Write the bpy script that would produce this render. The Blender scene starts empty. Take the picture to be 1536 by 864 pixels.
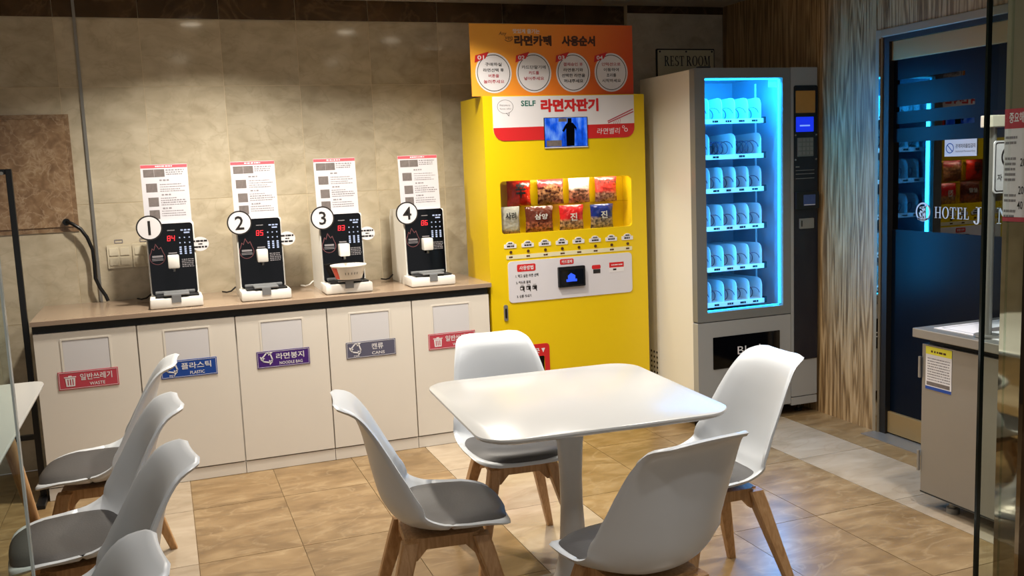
import bpy, bmesh, math, random
from mathutils import Vector, Matrix
from mathutils.geometry import tessellate_polygon
random.seed(7)
PI = math.pi
S = bpy.context.scene
COL = S.collection

# ------------------------------------------------------------------ camera
YAW, PITCH, ROLL, FPX = 0.352986, -0.13006, -0.0406883, 1409.18
cd = bpy.data.cameras.new('camera'); cam = bpy.data.objects.new('camera', cd); COL.objects.link(cam)
fwd = Vector((math.sin(YAW)*math.cos(PITCH), math.cos(YAW)*math.cos(PITCH), math.sin(PITCH)))
rgt = Vector((math.cos(YAW), -math.sin(YAW), 0)); upv = rgt.cross(fwd)
r2 = math.cos(ROLL)*rgt + math.sin(ROLL)*upv; u2 = -math.sin(ROLL)*rgt + math.cos(ROLL)*upv
m = Matrix((r2, u2, -fwd)).transposed().to_4x4(); m.translation = (0, 0, 1.5)
cam.matrix_world = m
cd.sensor_width = 36; cd.lens = FPX*36/1536; cd.clip_start = 0.05
S.camera = cam

# ------------------------------------------------------------------ world, exposure
W = bpy.data.worlds.new('World'); S.world = W; W.use_nodes = True
W.node_tree.nodes['Background'].inputs[0].default_value = (0.95, 0.97, 1.0, 1)
W.node_tree.nodes['Background'].inputs[1].default_value = 0.42
vs = S.view_settings
vs.view_transform = 'Standard'; vs.look = 'None'; vs.exposure = -0.2; vs.gamma = 1.0; vs.use_curve_mapping = False
DOWNLIGHT_W = 26.0

# ------------------------------------------------------------------ materials
def lin(c):
    def f(x):
        x /= 255.0
        return x/12.92 if x <= 0.04045 else ((x+0.055)/1.055)**2.4
    return (f(c[0]), f(c[1]), f(c[2]), 1)
MATS = {}
def M(name, rgb=(200, 200, 200), rough=0.5, metal=0.0, spec=0.5, emit=0.0, var=0.03, vscale=6.0, coat=0.0, bump=0.0, bscale=60.0):
    if name in MATS: return MATS[name]
    m = bpy.data.materials.new(name); m.use_nodes = True
    nt = m.node_tree; b = nt.nodes['Principled BSDF']
    c = lin(rgb)
    tc = nt.nodes.new('ShaderNodeTexCoord')
    if var > 0:
        n = nt.nodes.new('ShaderNodeTexNoise'); n.inputs['Scale'].default_value = vscale; n.inputs['Detail'].default_value = 3
        nt.links.new(tc.outputs['Object'], n.inputs['Vector'])
        mx = nt.nodes.new('ShaderNodeMix'); mx.data_type = 'RGBA'
        mx.inputs[6].default_value = tuple(x*(1-var) for x in c[:3])+(1,)
        mx.inputs[7].default_value = tuple(min(1, x*(1+var)) for x in c[:3])+(1,)
        nt.links.new(n.outputs['Fac'], mx.inputs[0]); nt.links.new(mx.outputs[2], b.inputs['Base Color'])
    else:
        b.inputs['Base Color'].default_value = c
    if bump > 0:
        n2 = nt.nodes.new('ShaderNodeTexNoise'); n2.inputs['Scale'].default_value = bscale; n2.inputs['Detail'].default_value = 4
        nt.links.new(tc.outputs['Object'], n2.inputs['Vector'])
        bp = nt.nodes.new('ShaderNodeBump'); bp.inputs['Strength'].default_value = bump; bp.inputs['Distance'].default_value = 0.002
        nt.links.new(n2.outputs['Fac'], bp.inputs['Height']); nt.links.new(bp.outputs['Normal'], b.inputs['Normal'])
    b.inputs['Roughness'].default_value = rough; b.inputs['Metallic'].default_value = metal
    b.inputs['Specular IOR Level'].default_value = spec; b.inputs['Coat Weight'].default_value = coat
    if emit > 0:
        b.inputs['Emission Color'].default_value = c; b.inputs['Emission Strength'].default_value = emit
    MATS[name] = m
    return m

def nodes_mat(name):
    m = bpy.data.materials.new(name); m.use_nodes = True
    MATS[name] = m
    nt = m.node_tree
    return m, nt, nt.nodes['Principled BSDF'], (lambda t: nt.nodes.new(t)), nt.links.new

def ramp(node, stops):
    e = node.color_ramp.elements
    while len(e) > 1: e.remove(e[-1])
    e[0].position = stops[0][0]; e[0].color = stops[0][1]
    for p, c in stops[1:]:
        k = e.new(p); k.color = c

def marble(name, dark, mid, light, vein, rough=0.2, scale=5.0, stretch=(1, 1, 1), vein_amt=0.6, spec=0.5, dirty=None, vmul=1.3):
    m, nt, b, N, L = nodes_mat(name)
    tc = N('ShaderNodeTexCoord'); oi = N('ShaderNodeObjectInfo')
    mp = N('ShaderNodeMapping'); mp.inputs['Scale'].default_value = stretch
    L(tc.outputs['Object'], mp.inputs['Vector'])
    mul = N('ShaderNodeMath'); mul.operation = 'MULTIPLY'; mul.inputs[1].default_value = 37.0; L(oi.outputs['Random'], mul.inputs[0])
    def noise(sc, det, dist, off):
        n = N('ShaderNodeTexNoise'); n.noise_dimensions = '4D'
        n.inputs['Scale'].default_value = sc; n.inputs['Detail'].default_value = det; n.inputs['Distortion'].default_value = dist
        ad = N('ShaderNodeMath'); ad.operation = 'ADD'; ad.inputs[1].default_value = off
        L(mul.outputs[0], ad.inputs[0]); L(ad.outputs[0], n.inputs['W']); L(mp.outputs['Vector'], n.inputs['Vector'])
        return n
    n1 = noise(scale, 8, 0.6, 0); r1 = N('ShaderNodeValToRGB')
    ramp(r1, [(0.28, lin(dark)), (0.5, lin(mid)), (0.72, lin(light))]); L(n1.outputs['Fac'], r1.inputs[0])
    n2 = noise(scale*0.55, 6, vmul, 11); sb = N('ShaderNodeMath'); sb.operation = 'SUBTRACT'; sb.inputs[1].default_value = 0.5
    L(n2.outputs['Fac'], sb.inputs[0]); ab = N('ShaderNodeMath'); ab.operation = 'ABSOLUTE'; L(sb.outputs[0], ab.inputs[0])
    r2_ = N('ShaderNodeValToRGB'); ramp(r2_, [(0.0, (1, 1, 1, 1)), (0.012, (.5, .5, .5, 1)), (0.035, (0, 0, 0, 1))]); L(ab.outputs[0], r2_.inputs[0])
    n3 = noise(scale*0.8, 2, 0, 23); mm = N('ShaderNodeMath'); mm.operation = 'MULTIPLY'; L(r2_.outputs[0], mm.inputs[0]); L(n3.outputs['Fac'], mm.inputs[1])
    m3 = N('ShaderNodeMath'); m3.operation = 'MULTIPLY'; m3.inputs[1].default_value = vein_amt*1.6; m3.use_clamp = True; L(mm.outputs[0], m3.inputs[0])
    mx = N('ShaderNodeMix'); mx.data_type = 'RGBA'; mx.inputs[7].default_value = lin(vein)
    L(m3.outputs[0], mx.inputs[0]); L(r1.outputs[0], mx.inputs[6])
    hv = N('ShaderNodeHueSaturation'); mr = N('ShaderNodeMapRange'); mr.inputs[3].default_value = 0.88; mr.inputs[4].default_value = 1.1
    L(oi.outputs['Random'], mr.inputs[0]); L(mr.outputs[0], hv.inputs['Value']); L(mx.outputs[2], hv.inputs['Color'])
    L(hv.outputs[0], b.inputs['Base Color'])
    b.inputs['Roughness'].default_value = rough; b.inputs['Specular IOR Level'].default_value = spec
    return m

def wood(name, c1, c2, c3, rough=0.5, axis='z', scale=1.0, contrast=1.0, bump=0.15, freq=34.0, zs=1.0):
    m, nt, b, N, L = nodes_mat(name)
    tc = N('ShaderNodeTexCoord'); mp = N('ShaderNodeMapping')
    sc = {'z': (9, 9, 0.9*zs), 'x': (0.9, 9, 9), 'y': (9, 0.9, 9)}[axis]
    mp.inputs['Scale'].default_value = tuple(s*scale for s in sc); L(tc.outputs['Object'], mp.inputs['Vector'])
    n0 = N('ShaderNodeTexNoise'); n0.inputs['Scale'].default_value = 0.9; n0.inputs['Detail'].default_value = 2; L(mp.outputs[0], n0.inputs['Vector'])
    ml = N('ShaderNodeMath'); ml.operation = 'MULTIPLY'; ml.inputs[1].default_value = freq; L(n0.outputs['Fac'], ml.inputs[0])
    sn = N('ShaderNodeMath'); sn.operation = 'SINE'; L(ml.outputs[0], sn.inputs[0])
    n1 = N('ShaderNodeTexNoise'); n1.inputs['Scale'].default_value = 5.0; n1.inputs['Detail'].default_value = 5; n1.inputs['Roughness'].default_value = .7; L(mp.outputs[0], n1.inputs['Vector'])
    ms = N('ShaderNodeMath'); ms.operation = 'MULTIPLY_ADD'; ms.inputs[1].default_value = 0.42*contrast; L(sn.outputs[0], ms.inputs[0]); L(n1.outputs['Fac'], ms.inputs[2])
    rp = N('ShaderNodeValToRGB'); ramp(rp, [(0.22, lin(c1)), (0.5, lin(c2)), (0.78, lin(c3))]); L(ms.outputs[0], rp.inputs[0])
    L(rp.outputs[0], b.inputs['Base Color'])
    bp = N('ShaderNodeBump'); bp.inputs['Strength'].default_value = bump; bp.inputs['Distance'].default_value = 0.002
    L(ms.outputs[0], bp.inputs['Height']); L(bp.outputs['Normal'], b.inputs['Normal'])
    b.inputs['Roughness'].default_value = rough
    return m

def glass(name, tint=(240, 250, 248), refl_ior=1.5, rough=0.0):
    m, nt, b, N, L = nodes_mat(name)
    nt.nodes.remove(b); out = nt.nodes['Material Output']
    t = N('ShaderNodeBsdfTransparent'); t.inputs[0].default_value = lin(tint)
    g = N('ShaderNodeBsdfGlossy'); g.inputs['Roughness'].default_value = rough
    fr = N('ShaderNodeFresnel'); fr.inputs['IOR'].default_value = refl_ior
    ge = N('ShaderNodeNewGeometry'); inv = N('ShaderNodeMath'); inv.operation = 'SUBTRACT'; inv.inputs[0].default_value = 1.0; L(ge.outputs['Backfacing'], inv.inputs[1])
    ff = N('ShaderNodeMath'); ff.operation = 'MULTIPLY'; L(fr.outputs[0], ff.inputs[0]); L(inv.outputs[0], ff.inputs[1])
    mx = N('ShaderNodeMixShader'); L(ff.outputs[0], mx.inputs[0]); L(t.outputs[0], mx.inputs[1]); L(g.outputs[0], mx.inputs[2])
    L(mx.outputs[0], out.inputs['Surface'])
    return m

# ------------------------------------------------------------------ builders
def off(p):
    v = Vector((0, 0, 0))
    while p is not None:
        v += p.location; p = p.parent
    return v

def tag(o, label=None, cat=None, group=None, kind=None):
    if label: o['label'] = label
    if cat: o['category'] = cat
    if group: o['group'] = group
    if kind: o['kind'] = kind
    return o

def thing(name, label, cat, loc=(0, 0, 0), rz=0.0, group=None):
    o = bpy.data.objects.new(name, None); COL.objects.link(o)
    o.empty_display_size = 0.05; o.location = loc; o.rotation_euler = (0, 0, rz)
    return tag(o, label, cat, group)

class Fr:
    """a flat frame: u to the right, v up, n out of the surface"""
    def __init__(s, o, kind='front', u=None, v=None):
        s.o = Vector(o)
        s.u = Vector(u) if u else {'front': Vector((1, 0, 0)), 'right': Vector((0, -1, 0)), 'left': Vector((0, 1, 0)), 'top': Vector((1, 0, 0))}[kind]
        s.v = Vector(v) if v else {'front': Vector((0, 0, 1)), 'right': Vector((0, 0, 1)), 'left': Vector((0, 0, 1)), 'top': Vector((0, 1, 0))}[kind]
        s.n = s.u.cross(s.v)
    def P(s, a, b, c=0.0): return s.o + a*s.u + b*s.v + c*s.n

def rrect(x0, y0, x1, y1, r=0.0, seg=5, rs=None):
    rs = rs or (r, r, r, r)           # bl, br, tr, tl
    pts = []
    for (cx, cy, a0, rr) in ((x0+rs[0], y0+rs[0], PI, rs[0]), (x1-rs[1], y0+rs[1], 1.5*PI, rs[1]), (x1-rs[2], y1-rs[2], 0, rs[2]), (x0+rs[3], y1-rs[3], .5*PI, rs[3])):
        if rr <= 1e-6: pts.append((cx, cy)); continue
        for i in range(seg+1):
            a = a0+.5*PI*i/seg
            pts.append((cx+rr*math.cos(a), cy+rr*math.sin(a)))
    return pts
def circle(cx, cy, rx, ry=None, seg=28, a0=0.0, a1=2*PI):
    ry = ry or rx
    full = abs(a1-a0-2*PI) < 1e-6
    n = seg if full else seg+1
    return [(cx+rx*math.cos(a0+(a1-a0)*i/seg), cy+ry*math.sin(a0+(a1-a0)*i/seg)) for i in range(n)]

class MB:
    def __init__(s): s.bm = bmesh.new()
    def box(s, x0, x1, y0, y1, z0, z1, bev=0.0, seg=2):
        mtx = Matrix.Translation(((x0+x1)/2, (y0+y1)/2, (z0+z1)/2)) @ Matrix.Diagonal((x1-x0, y1-y0, z1-z0, 1))
        r = bmesh.ops.create_cube(s.bm, size=1, matrix=mtx)
        if bev > 0:
            es = list({e for v in r['verts'] for e in v.link_edges})
            bmesh.ops.bevel(s.bm, geom=es, offset=bev, segments=seg, affect='EDGES', profile=.5)
        return s
    def plate(s, fr, poly, c0=0.0, c1=0.002, holes=()):
        """flat plate of outline poly (with holes) in frame fr between heights c0 and c1"""
        loops = [list(poly)]+[list(h) for h in holes]
        flat = [p for l in loops for p in l]
        tris = tessellate_polygon([[Vector((p[0], p[1], 0)) for p in l] for l in loops])
        bm = s.bm
        top = [bm.verts.new(fr.P(p[0], p[1], c1)) for p in flat]
        bot = [bm.verts.new(fr.P(p[0], p[1], c0)) for p in flat]
        for t in tris:
            a, b, c = (flat[i] for i in t)
            ar = (b[0]-a[0])*(c[1]-a[1])-(b[1]-a[1])*(c[0]-a[0])
            if abs(ar) < 1e-14: continue
            t2 = t if ar > 0 else (t[0], t[2], t[1])
            try: bm.faces.new([top[i] for i in t2]); bm.faces.new([bot[i] for i in reversed(t2)])
            except ValueError: pass
        k = 0
        for l in loops:
            n = len(l); A = sum(l[i][0]*l[(i+1) % n][1]-l[(i+1) % n][0]*l[i][1] for i in range(n))
            ccw = (A > 0) == (l is loops[0])
            for i in range(n):
                i2 = (i+1) % n; q = [bot[k+i], bot[k+i2], top[k+i2], top[k+i]]
                if (A > 0) != (l is loops[0]): q.reverse()
                try: bm.faces.new(q)
                except ValueError: pass
            k += n
        return s
    def rect(s, fr, x0, y0, x1, y1, c0=0.0, c1=0.002, r=0.0): return s.plate(fr, rrect(x0, y0, x1, y1, r), c0, c1)
    def ring(s, fr, cx, cy, ro, ri, c0=0.0, c1=0.002, seg=28, ry=1.0):
        return s.plate(fr, circle(cx, cy, ro, ro*ry, seg), c0, c1, [circle(cx, cy, ri, ri*ry, seg)])
    def line(s, fr, pts, w, c0=0.0, c1=0.002):
        for (a, b) in zip(pts[:-1], pts[1:]):
            d = Vector((b[0]-a[0], b[1]-a[1])); 
            if d.length < 1e-9: continue
            d.normalize(); nx, ny = -d.y*w/2, d.x*w/2; ex, ey = d.x*w*.3, d.y*w*.3
            s.plate(fr, [(a[0]-ex-nx, a[1]-ey-ny), (b[0]+ex-nx, b[1]+ey-ny), (b[0]+ex+nx, b[1]+ey+ny), (a[0]-ex+nx, a[1]-ey+ny)], c0, c1)
        return s
    def tube(s, pts, r, seg=8, cap=True):
        pts = [Vector(p) for p in pts]; rs = r if isinstance(r, (list, tuple)) else [r]*len(pts)
        rings = []; prev = None
        for i, p in enumerate(pts):
            t = (pts[min(i+1, len(pts)-1)]-pts[max(i-1, 0)]).normalized()
            if prev is None:
                a = t.cross(Vector((0, 0, 1)));  a = a if a.length > .1 else t.cross(Vector((1, 0, 0)))
            else: a = prev-t*prev.dot(t)
            a.normalize(); prev = a; b = t.cross(a)
            rings.append([s.bm.verts.new(p+rs[i]*(math.cos(2*PI*k/seg)*a+math.sin(2*PI*k/seg)*b)) for k in range(seg)])
        for A, B in zip(rings[:-1], rings[1:]):
            for k in range(seg): s.bm.faces.new((A[k], A[(k+1) % seg], B[(k+1) % seg], B[k]))
        if cap: s.bm.faces.new(list(reversed(rings[0]))); s.bm.faces.new(rings[-1])
        return s
    def loft(s, rings, cap=True, close=True):
        R = [[s.bm.verts.new(Vector(p)) for p in r] for r in rings]; n = len(R[0])
        for A, B in zip(R[:-1], R[1:]):
            for k in range(n if close else n-1): s.bm.faces.new((A[k], A[(k+1) % n], B[(k+1) % n], B[k]))
        if cap: s.bm.faces.new(list(reversed(R[0]))); s.bm.faces.new(R[-1])
        return s
    def lathe(s, prof, c=(0, 0, 0), seg=32):
        c = Vector(c)
        return s.loft([[c+Vector((r*math.cos(2*PI*k/seg), r*math.sin(2*PI*k/seg), z)) for k in range(seg)] for r, z in prof])
    def mesh(s, mat, smooth=None, fix=True):
        me = bpy.data.meshes.new('m')
        if fix: bmesh.ops.recalc_face_normals(s.bm, faces=s.bm.faces)
        s.bm.to_mesh(me); s.bm.free()
        if mat: me.materials.append(mat)
        if smooth:
            me.shade_smooth(); me.set_sharp_from_angle(angle=math.radians(smooth))
        return me
    def build(s, name, mat, parent=None, smooth=None, fix=True, label=None, kind=None, world=True):
        if world:
            o_ = off(parent)
            for v in s.bm.verts: v.co -= o_
        me = s.mesh(mat, smooth, fix); me.name = name
        ob = bpy.data.objects.new(name, me); COL.objects.link(ob); ob.parent = parent
        if label: ob['label'] = label
        if kind: ob['kind'] = kind
        return ob

def top_mesh(mb, name, mat, label, cat, group=None, smooth=None, loc=None):
    o = mb.build(name, mat, None, smooth); tag(o, label, cat, group)
    if loc is not None:
        o.data.transform(Matrix.Translation(-Vector(loc))); o.location = loc
    return o
def struct(mb, name, mat, smooth=None):
    o = mb.build(name, mat, None, smooth); o['kind'] = 'structure'; return o

_tc = {}
def glyphs(body, bold):
    k = (body, bold)
    if k in _tc: return _tc[k]
    c = bpy.data.curves.new('t', 'FONT'); c.body = body; c.resolution_u = 2; c.offset = bold; c.fill_mode = 'FRONT'
    o = bpy.data.objects.new('t', c); me = bpy.data.meshes.new_from_object(o)
    vs_ = [tuple(v.co) for v in me.vertices]; fs = [tuple(p.vertices) for p in me.polygons]
    bpy.data.objects.remove(o); bpy.data.curves.remove(c); bpy.data.meshes.remove(me)
    _tc[k] = (vs_, fs); return _tc[k]

def put_text(bm, body, fr, cx, cy, w, h, lift, bold=0.0, slant=0.0):
    if bold > .04:                       # heavy lettering: overlaid strokes
        e = (bold-.03)*(h or .03)
        for k, (a, b) in enumerate(((-e, 0), (e, 0), (0, e), (0, -e))): put_text(bm, body, fr, cx+a, cy+b, w, h, lift+k*.00002, .03, slant)
        return
    vs_, fs = glyphs(body, bold)
    x0 = min(v[0] for v in vs_); x1 = max(v[0] for v in vs_); y0 = min(v[1] for v in vs_); y1 = max(v[1] for v in vs_)
    if w is None: w = h*(x1-x0)/(y1-y0)
    if h is None: h = w*(y1-y0)/(x1-x0)
    nv = []
    for v in vs_:
        a = (v[0]-(x0+x1)/2)/(x1-x0)*w; b = (v[1]-(y0+y1)/2)/(y1-y0)*h
        nv.append(bm.verts.new(fr.P(cx+a+slant*b, cy+b, lift)))
    for f in fs:
        try: bm.faces.new([nv[i] for i in f])
        except ValueError: pass

def text(name, body, fr, cx, cy, w, h, mat, parent, lift=0.003, bold=0.0, slant=0.0):
    for row in (body if isinstance(body, list) else [(body, cx, cy, w, h)]):
        mb = MB(); put_text(mb.bm, *row[:1], fr, *row[1:5], lift, bold, slant)
        o = mb.build(name, mat, parent, fix=False)
    return o

def bars(fr, rows, c0, c1, seed=1, dens=.8):
    """small illegible print: rows of short dashes (x0,x1,y,h)"""
    rg = random.Random(seed); mb = MB()
    for x0, x1, y, h in rows:
        x = x0
        while x < x1-h*.6:
            wd = min(h*rg.uniform(.8, 2.4), x1-x)
            mb.rect(fr, x, y-h/2, x+wd, y+h/2, c0, c1); x += wd+h*rg.uniform(.25, .7)/dens
    return mb

# serif capitals drawn with strokes, unit height
def serif_letter(ch):
    R = lambda a, b, c, d: [(a, b), (c, b), (c, d), (a, d)]
    sf = lambda x0, x1, y: R(x0, y, x1, y+.05)
    def half(cx, cy, rx, ry, ix, iy, a0, a1, n=14):
        o = circle(cx, cy, rx, ry, n, a0, a1); i = circle(cx, cy, ix, iy, n, a0, a1)
        return o+i[::-1]
    if ch == 'O': return [half(.45, .5, .45, .52, .29, .47, -PI/2, PI/2), half(.45, .5, .45, .52, .29, .47, PI/2, 1.5*PI)], .9
    if ch == 'R': return [R(.1, 0, .25, 1), sf(0, .36, 0), sf(0, .3, .95), half(.3, .74, .38, .26, .22, .2, -PI/2, PI/2), R(.25, .94, .31, 1), R(.25, .48, .31, .54), [(.34, .5), (.5, .5), (.86, 0), (.66, 0)], sf(.66, .9, 0)], .88
    if ch == 'E': return [R(.1, 0, .25, 1), R(0, 0, .68, .05), R(0, .95, .66, 1), R(.25, .48, .5, .53), R(.61, .78, .66, .95), R(.63, .05, .68, .26), R(.46, .4, .5, .62)], .74
    if ch == 'S': return [half(.33, .74, .3, .27, .17, .21, .25*PI, 1.5*PI), half(.33, .26, .33, .27, .18, .21, -.75*PI, .5*PI), R(.5, .74, .55, .96), R(.04, .04, .09, .27)], .66
    if ch == 'T': return [R(.34, 0, .49, 1), sf(.2, .63, 0), R(0, .94, .83, 1), R(0, .74, .05, 1), R(.78, .74, .83, 1)], .84
    if ch == 'M': return [R(.13, 0, .18, 1), sf(0, .31, 0), [(.1, 1), (.27, 1), (.58, .12), (.5, 0)], [(.5, 0), (.56, .12), (.86, 1), (.8, 1)], R(.82, 0, .97, 1), sf(.7, 1.08, 0), sf(0, .2, .95), sf(.84, 1.08, .95)], 1.08
    if ch == 'H': return [R(.1, 0, .24, 1), R(.68, 0, .82, 1), R(.24, .47, .68, .53), sf(0, .34, 0), sf(.58, .92, 0), sf(0, .34, .95), sf(.58, .92, .95)], .92
    if ch == 'L': return [R(.1, 0, .24, 1), R(0, 0, .66, .05), sf(0, .36, .95), R(.61, .05, .66, .28)], .7
    if ch == 'J': return [R(.3, .1, .45, 1), half(.22, .1, .23, .22, .08, .16, -PI, 0), sf(.16, .58, .95)], .6
    if ch == 'U': return [R(.1, .3, .25, 1), R(.72, .3, .78, 1), half(.44, .3, .34, .32, .24, .26, -PI, 0), sf(0, .36, .95), sf(.6, .9, .95)], .9
    if ch == 'N': return [R(.13, 0, .19, 1), R(.74, 0, .8, 1), [(.1, 1), (.26, 1), (.8, 0), (.68, 0)], sf(0, .32, 0), sf(.62, .92, .95), sf(0, .2, .95)], .94
    return [], .4
def serif(mb, body, fr, x, y, w, h, c0, c1):
    ws = [serif_letter(c)[1]+.14 for c in body]; k = w/sum(ws); cx = x
    for c, wd in zip(body, ws):
        for poly in serif_letter(c)[0]: mb.plate(fr, [(cx+p[0]*k, y+p[1]*h) for p in poly], c0, c1)
        cx += wd*k
    return mb

def copy_tree(o, parent=None):
    c = o.copy(); COL.objects.link(c); c.parent = parent
    for ch in list(o.children): copy_tree(ch, c)
    return c

# ------------------------------------------------------------------ palette
m_floor = marble('brown_marble_floor', (108, 85, 55), (131, 106, 72), (152, 127, 91), (190, 168, 132), rough=.3, scale=5.5, stretch=(1, 2.2, 1), vein_amt=.28)
m_pale = marble('pale_marble_floor', (146, 130, 108), (162, 146, 124), (176, 161, 140), (130, 106, 80), rough=.16, scale=4.0, stretch=(1, 2.2, 1), vein_amt=.25)
m_wall = marble('beige_marble_wall', (172, 160, 136), (190, 178, 154), (204, 193, 170), (142, 127, 100), rough=.09, scale=8.0, vein_amt=.22, stretch=(1, 1, 1.5))
m_band = marble('dark_brown_marble_band', (52, 36, 20), (70, 50, 30), (90, 66, 42), (130, 104, 76), rough=.12, scale=6.0, vein_amt=.35)
m_granite = marble('brown_granite_panel', (112, 86, 62), (138, 110, 82), (164, 138, 108), (196, 174, 146), rough=.22, scale=24.0, vein_amt=.42, vmul=.8)
m_grout = M('grout', (120, 98, 68), .9)
m_wgrout = M('wall_grout', (205, 190, 160), .8)
m_ceil = M('ceiling_paint', (182, 172, 156), .9)
m_woodwall = wood('ash_grain_wall', (98, 72, 43), (150, 120, 80), (186, 156, 114), .42, 'z', 1.6, .4, .15, 60.0, .55)
m_leg = wood('beech_leg', (158, 116, 72), (178, 136, 90), (194, 154, 108), .45, 'z', 3.0, .25, .03)
m_shell = M('white_shell_plastic', (205, 209, 212), .32, var=.01)
m_pad = M('grey_leatherette', (72, 70, 69), .5, var=.05, bump=.25, bscale=160)
m_white = M('white_lacquer', (192, 191, 187), .22, var=.01)
m_cab = M('white_cabinet_laminate', (216, 210, 200), .38, var=.015)
m_flap = M('grey_flap_plastic', (204, 203, 206), .4, var=.02)
m_black = M('black_plastic', (14, 14, 16), .35, var=0)
m_gloss_black = M('black_gloss_panel', (5, 5, 7), .06, var=0)
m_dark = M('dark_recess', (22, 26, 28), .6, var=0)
m_ctop = M('beige_counter_top', (152, 132, 112), .2, var=.04, vscale=20)
m_cedge = M('counter_edge', (146, 126, 108), .35, var=.03)
m_yellow = M('yellow_paint', (220, 188, 4), .32, var=.01)
m_paper = M('white_print', (216, 214, 217), .45, var=.01)
m_red = M('red_print', (196, 34, 36), .4, var=.02)
m_signred = M('crimson_sign', (176, 62, 76), .4, var=.02)
m_signblue = M('blue_sign', (14, 62, 142), .4, var=.02)
m_signpurple = M('purple_sign', (62, 26, 108), .4, var=.02)
m_signgrey = M('slate_sign', (84, 84, 104), .4, var=.02)
m_ink = M('dark_ink', (30, 26, 26), .5, var=0)
m_greyink = M('grey_ink', (128, 124, 128), .5, var=0)
m_photo = M('grey_photo_print', (104, 96, 94), .5, var=.35, vscale=70)
m_brown = M('brown_ink', (70, 36, 12), .5, var=0)
m_green = M('green_ink', (20, 96, 84), .5, var=0)
m_steel = M('brushed_steel', (150, 147, 142), .34, metal=.6, var=.04)
m_chrome = M('polished_steel', (196, 186, 170), .04, metal=1, var=0)
m_grey = M('grey_metal_paint', (128, 128, 124), .4, metal=.2, var=.01)
m_lgrey = M('light_grey_paint', (158, 158, 155), .4, metal=.1, var=.01)
m_vside = M('cream_steel_side', (222, 218, 206), .34, var=.015)
m_navy = M('navy_panel', (22, 24, 36), .25, var=0)
m_brass = M('brass_rail', (170, 142, 96), .35, metal=.6, var=.03)
m_led = M('red_led', (255, 40, 50), .5, emit=1.6, var=0)

# ================================================================== THE SETTING
YB, XR, ZC = 5.41, 3.505, 2.455
floor = struct(MB().box(-2.6, 5.2, -2.4, YB, -.12, -.004), 'floor', m_grout)
GX0, GX, GY0, GY = 0.025, 0.404, 3.098, 0.641
tile_cache = {}
def tile_box(w, d, h, mat):
    k = (round(w, 4), round(d, 4), h, mat.name)
    if k not in tile_cache: tile_cache[k] = MB().box(-w/2, w/2, -d/2, d/2, -h, 0).mesh(mat)
    return tile_cache[k]
for i in range(-6, 9):
    for j in range(-7, 4):
        x0 = GX0+GX*i; x1 = min(x0+GX, XR+.14); y0 = GY0+GY*j; y1 = min(y0+GY, YB)
        pale = (i % 4) == 3
        o = bpy.data.objects.new('floor_tile', tile_box(x1-x0-.003, y1-y0-.003, .012, m_pale if pale else m_floor))
        COL.objects.link(o); o.parent = floor; o.location = ((x0+x1)/2, (y0+y1)/2, 0)

wall_back = struct(MB().box(-2.6, 2.812, YB+.0015, YB+.15, 0, ZC), 'wall_back', m_wgrout)
def wall_tile(x0, x1, z0, z1, mat, y=YB, parent=None, g=.003):
    w, h = x1-x0-g, z1-z0-g; k = (round(w, 4), round(h, 4), mat.name, 'w')
    if k not in tile_cache: tile_cache[k] = MB().box(-w/2, w/2, 0, .0014, -h/2, h/2).mesh(mat)
    o = bpy.data.objects.new('wall_tile', tile_cache[k]); COL.objects.link(o); o.parent = parent or wall_back
    o.location = ((x0+x1)/2, y, (z0+z1)/2)
WX0, WX = -.030, .406
for k in range(-6, 7):
    x0, x1 = WX0+WX*k, WX0+WX*(k+1)
    for z0, z1 in ((0, .179), (.179, .782), (.782, 1.385), (1.385, 1.988), (1.988, 2.337)):
        wall_tile(x0, x1, z0, z1, m_wall)
    wall_tile(x0, x1, 2.339, ZC, m_band, YB-.004)
wall_niche = struct(MB().box(2.812, XR, YB-.0405, YB+.15, 0, ZC), 'wall_niche', m_wgrout)
wall_tile(2.812, XR, 0, 2.405, m_wall, YB-.042, wall_niche)
wall_tile(2.812, XR, 2.405, ZC, m_band, YB-.046, wall_niche)
# metal strip standing on the wall and the granite panel beside it
struct(MB().box(-.342, -.328, YB-.012, YB, .86, ZC), 'trim_1', m_steel)
gp = MB().box(-1.7, -.408, YB-.006, YB, 1.248, 1.852)
granite = struct(gp, 'trim_2', m_granite)
MB().box(-1.7, -.43, YB-.012, YB-.006, 1.274, 1.83, .002).build('granite_slab', m_granite, granite)
struct(MB().box(-2.75, -2.6, -2.4, YB+.15, 0, ZC), 'wall_left', m_wall)

# right wall: wood panels around the glass door
wall_right = struct(MB().box(XR+.01, XR+.12, 3.955, YB+.15, 0, ZC).box(XR+.01, XR+.12, -2.4, 3.955, 2.10, ZC), 'wall_right', m_dark)
for ya, yb, za, zb in ((4.75, YB-.046, 0, ZC), (3.957, 4.748, 0, ZC), (2.75, 3.955, 2.107, ZC), (1.55, 2.748, 2.107, ZC), (-.2, 1.548, 2.107, ZC)):
    MB().box(XR, XR+.01, ya, yb, za, zb).build('wood_panel', m_woodwall, wall_right)
struct(MB().box(-2.75, 5.2, -2.4, YB+.15, ZC, ZC+.1), 'ceiling', m_ceil)

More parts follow.
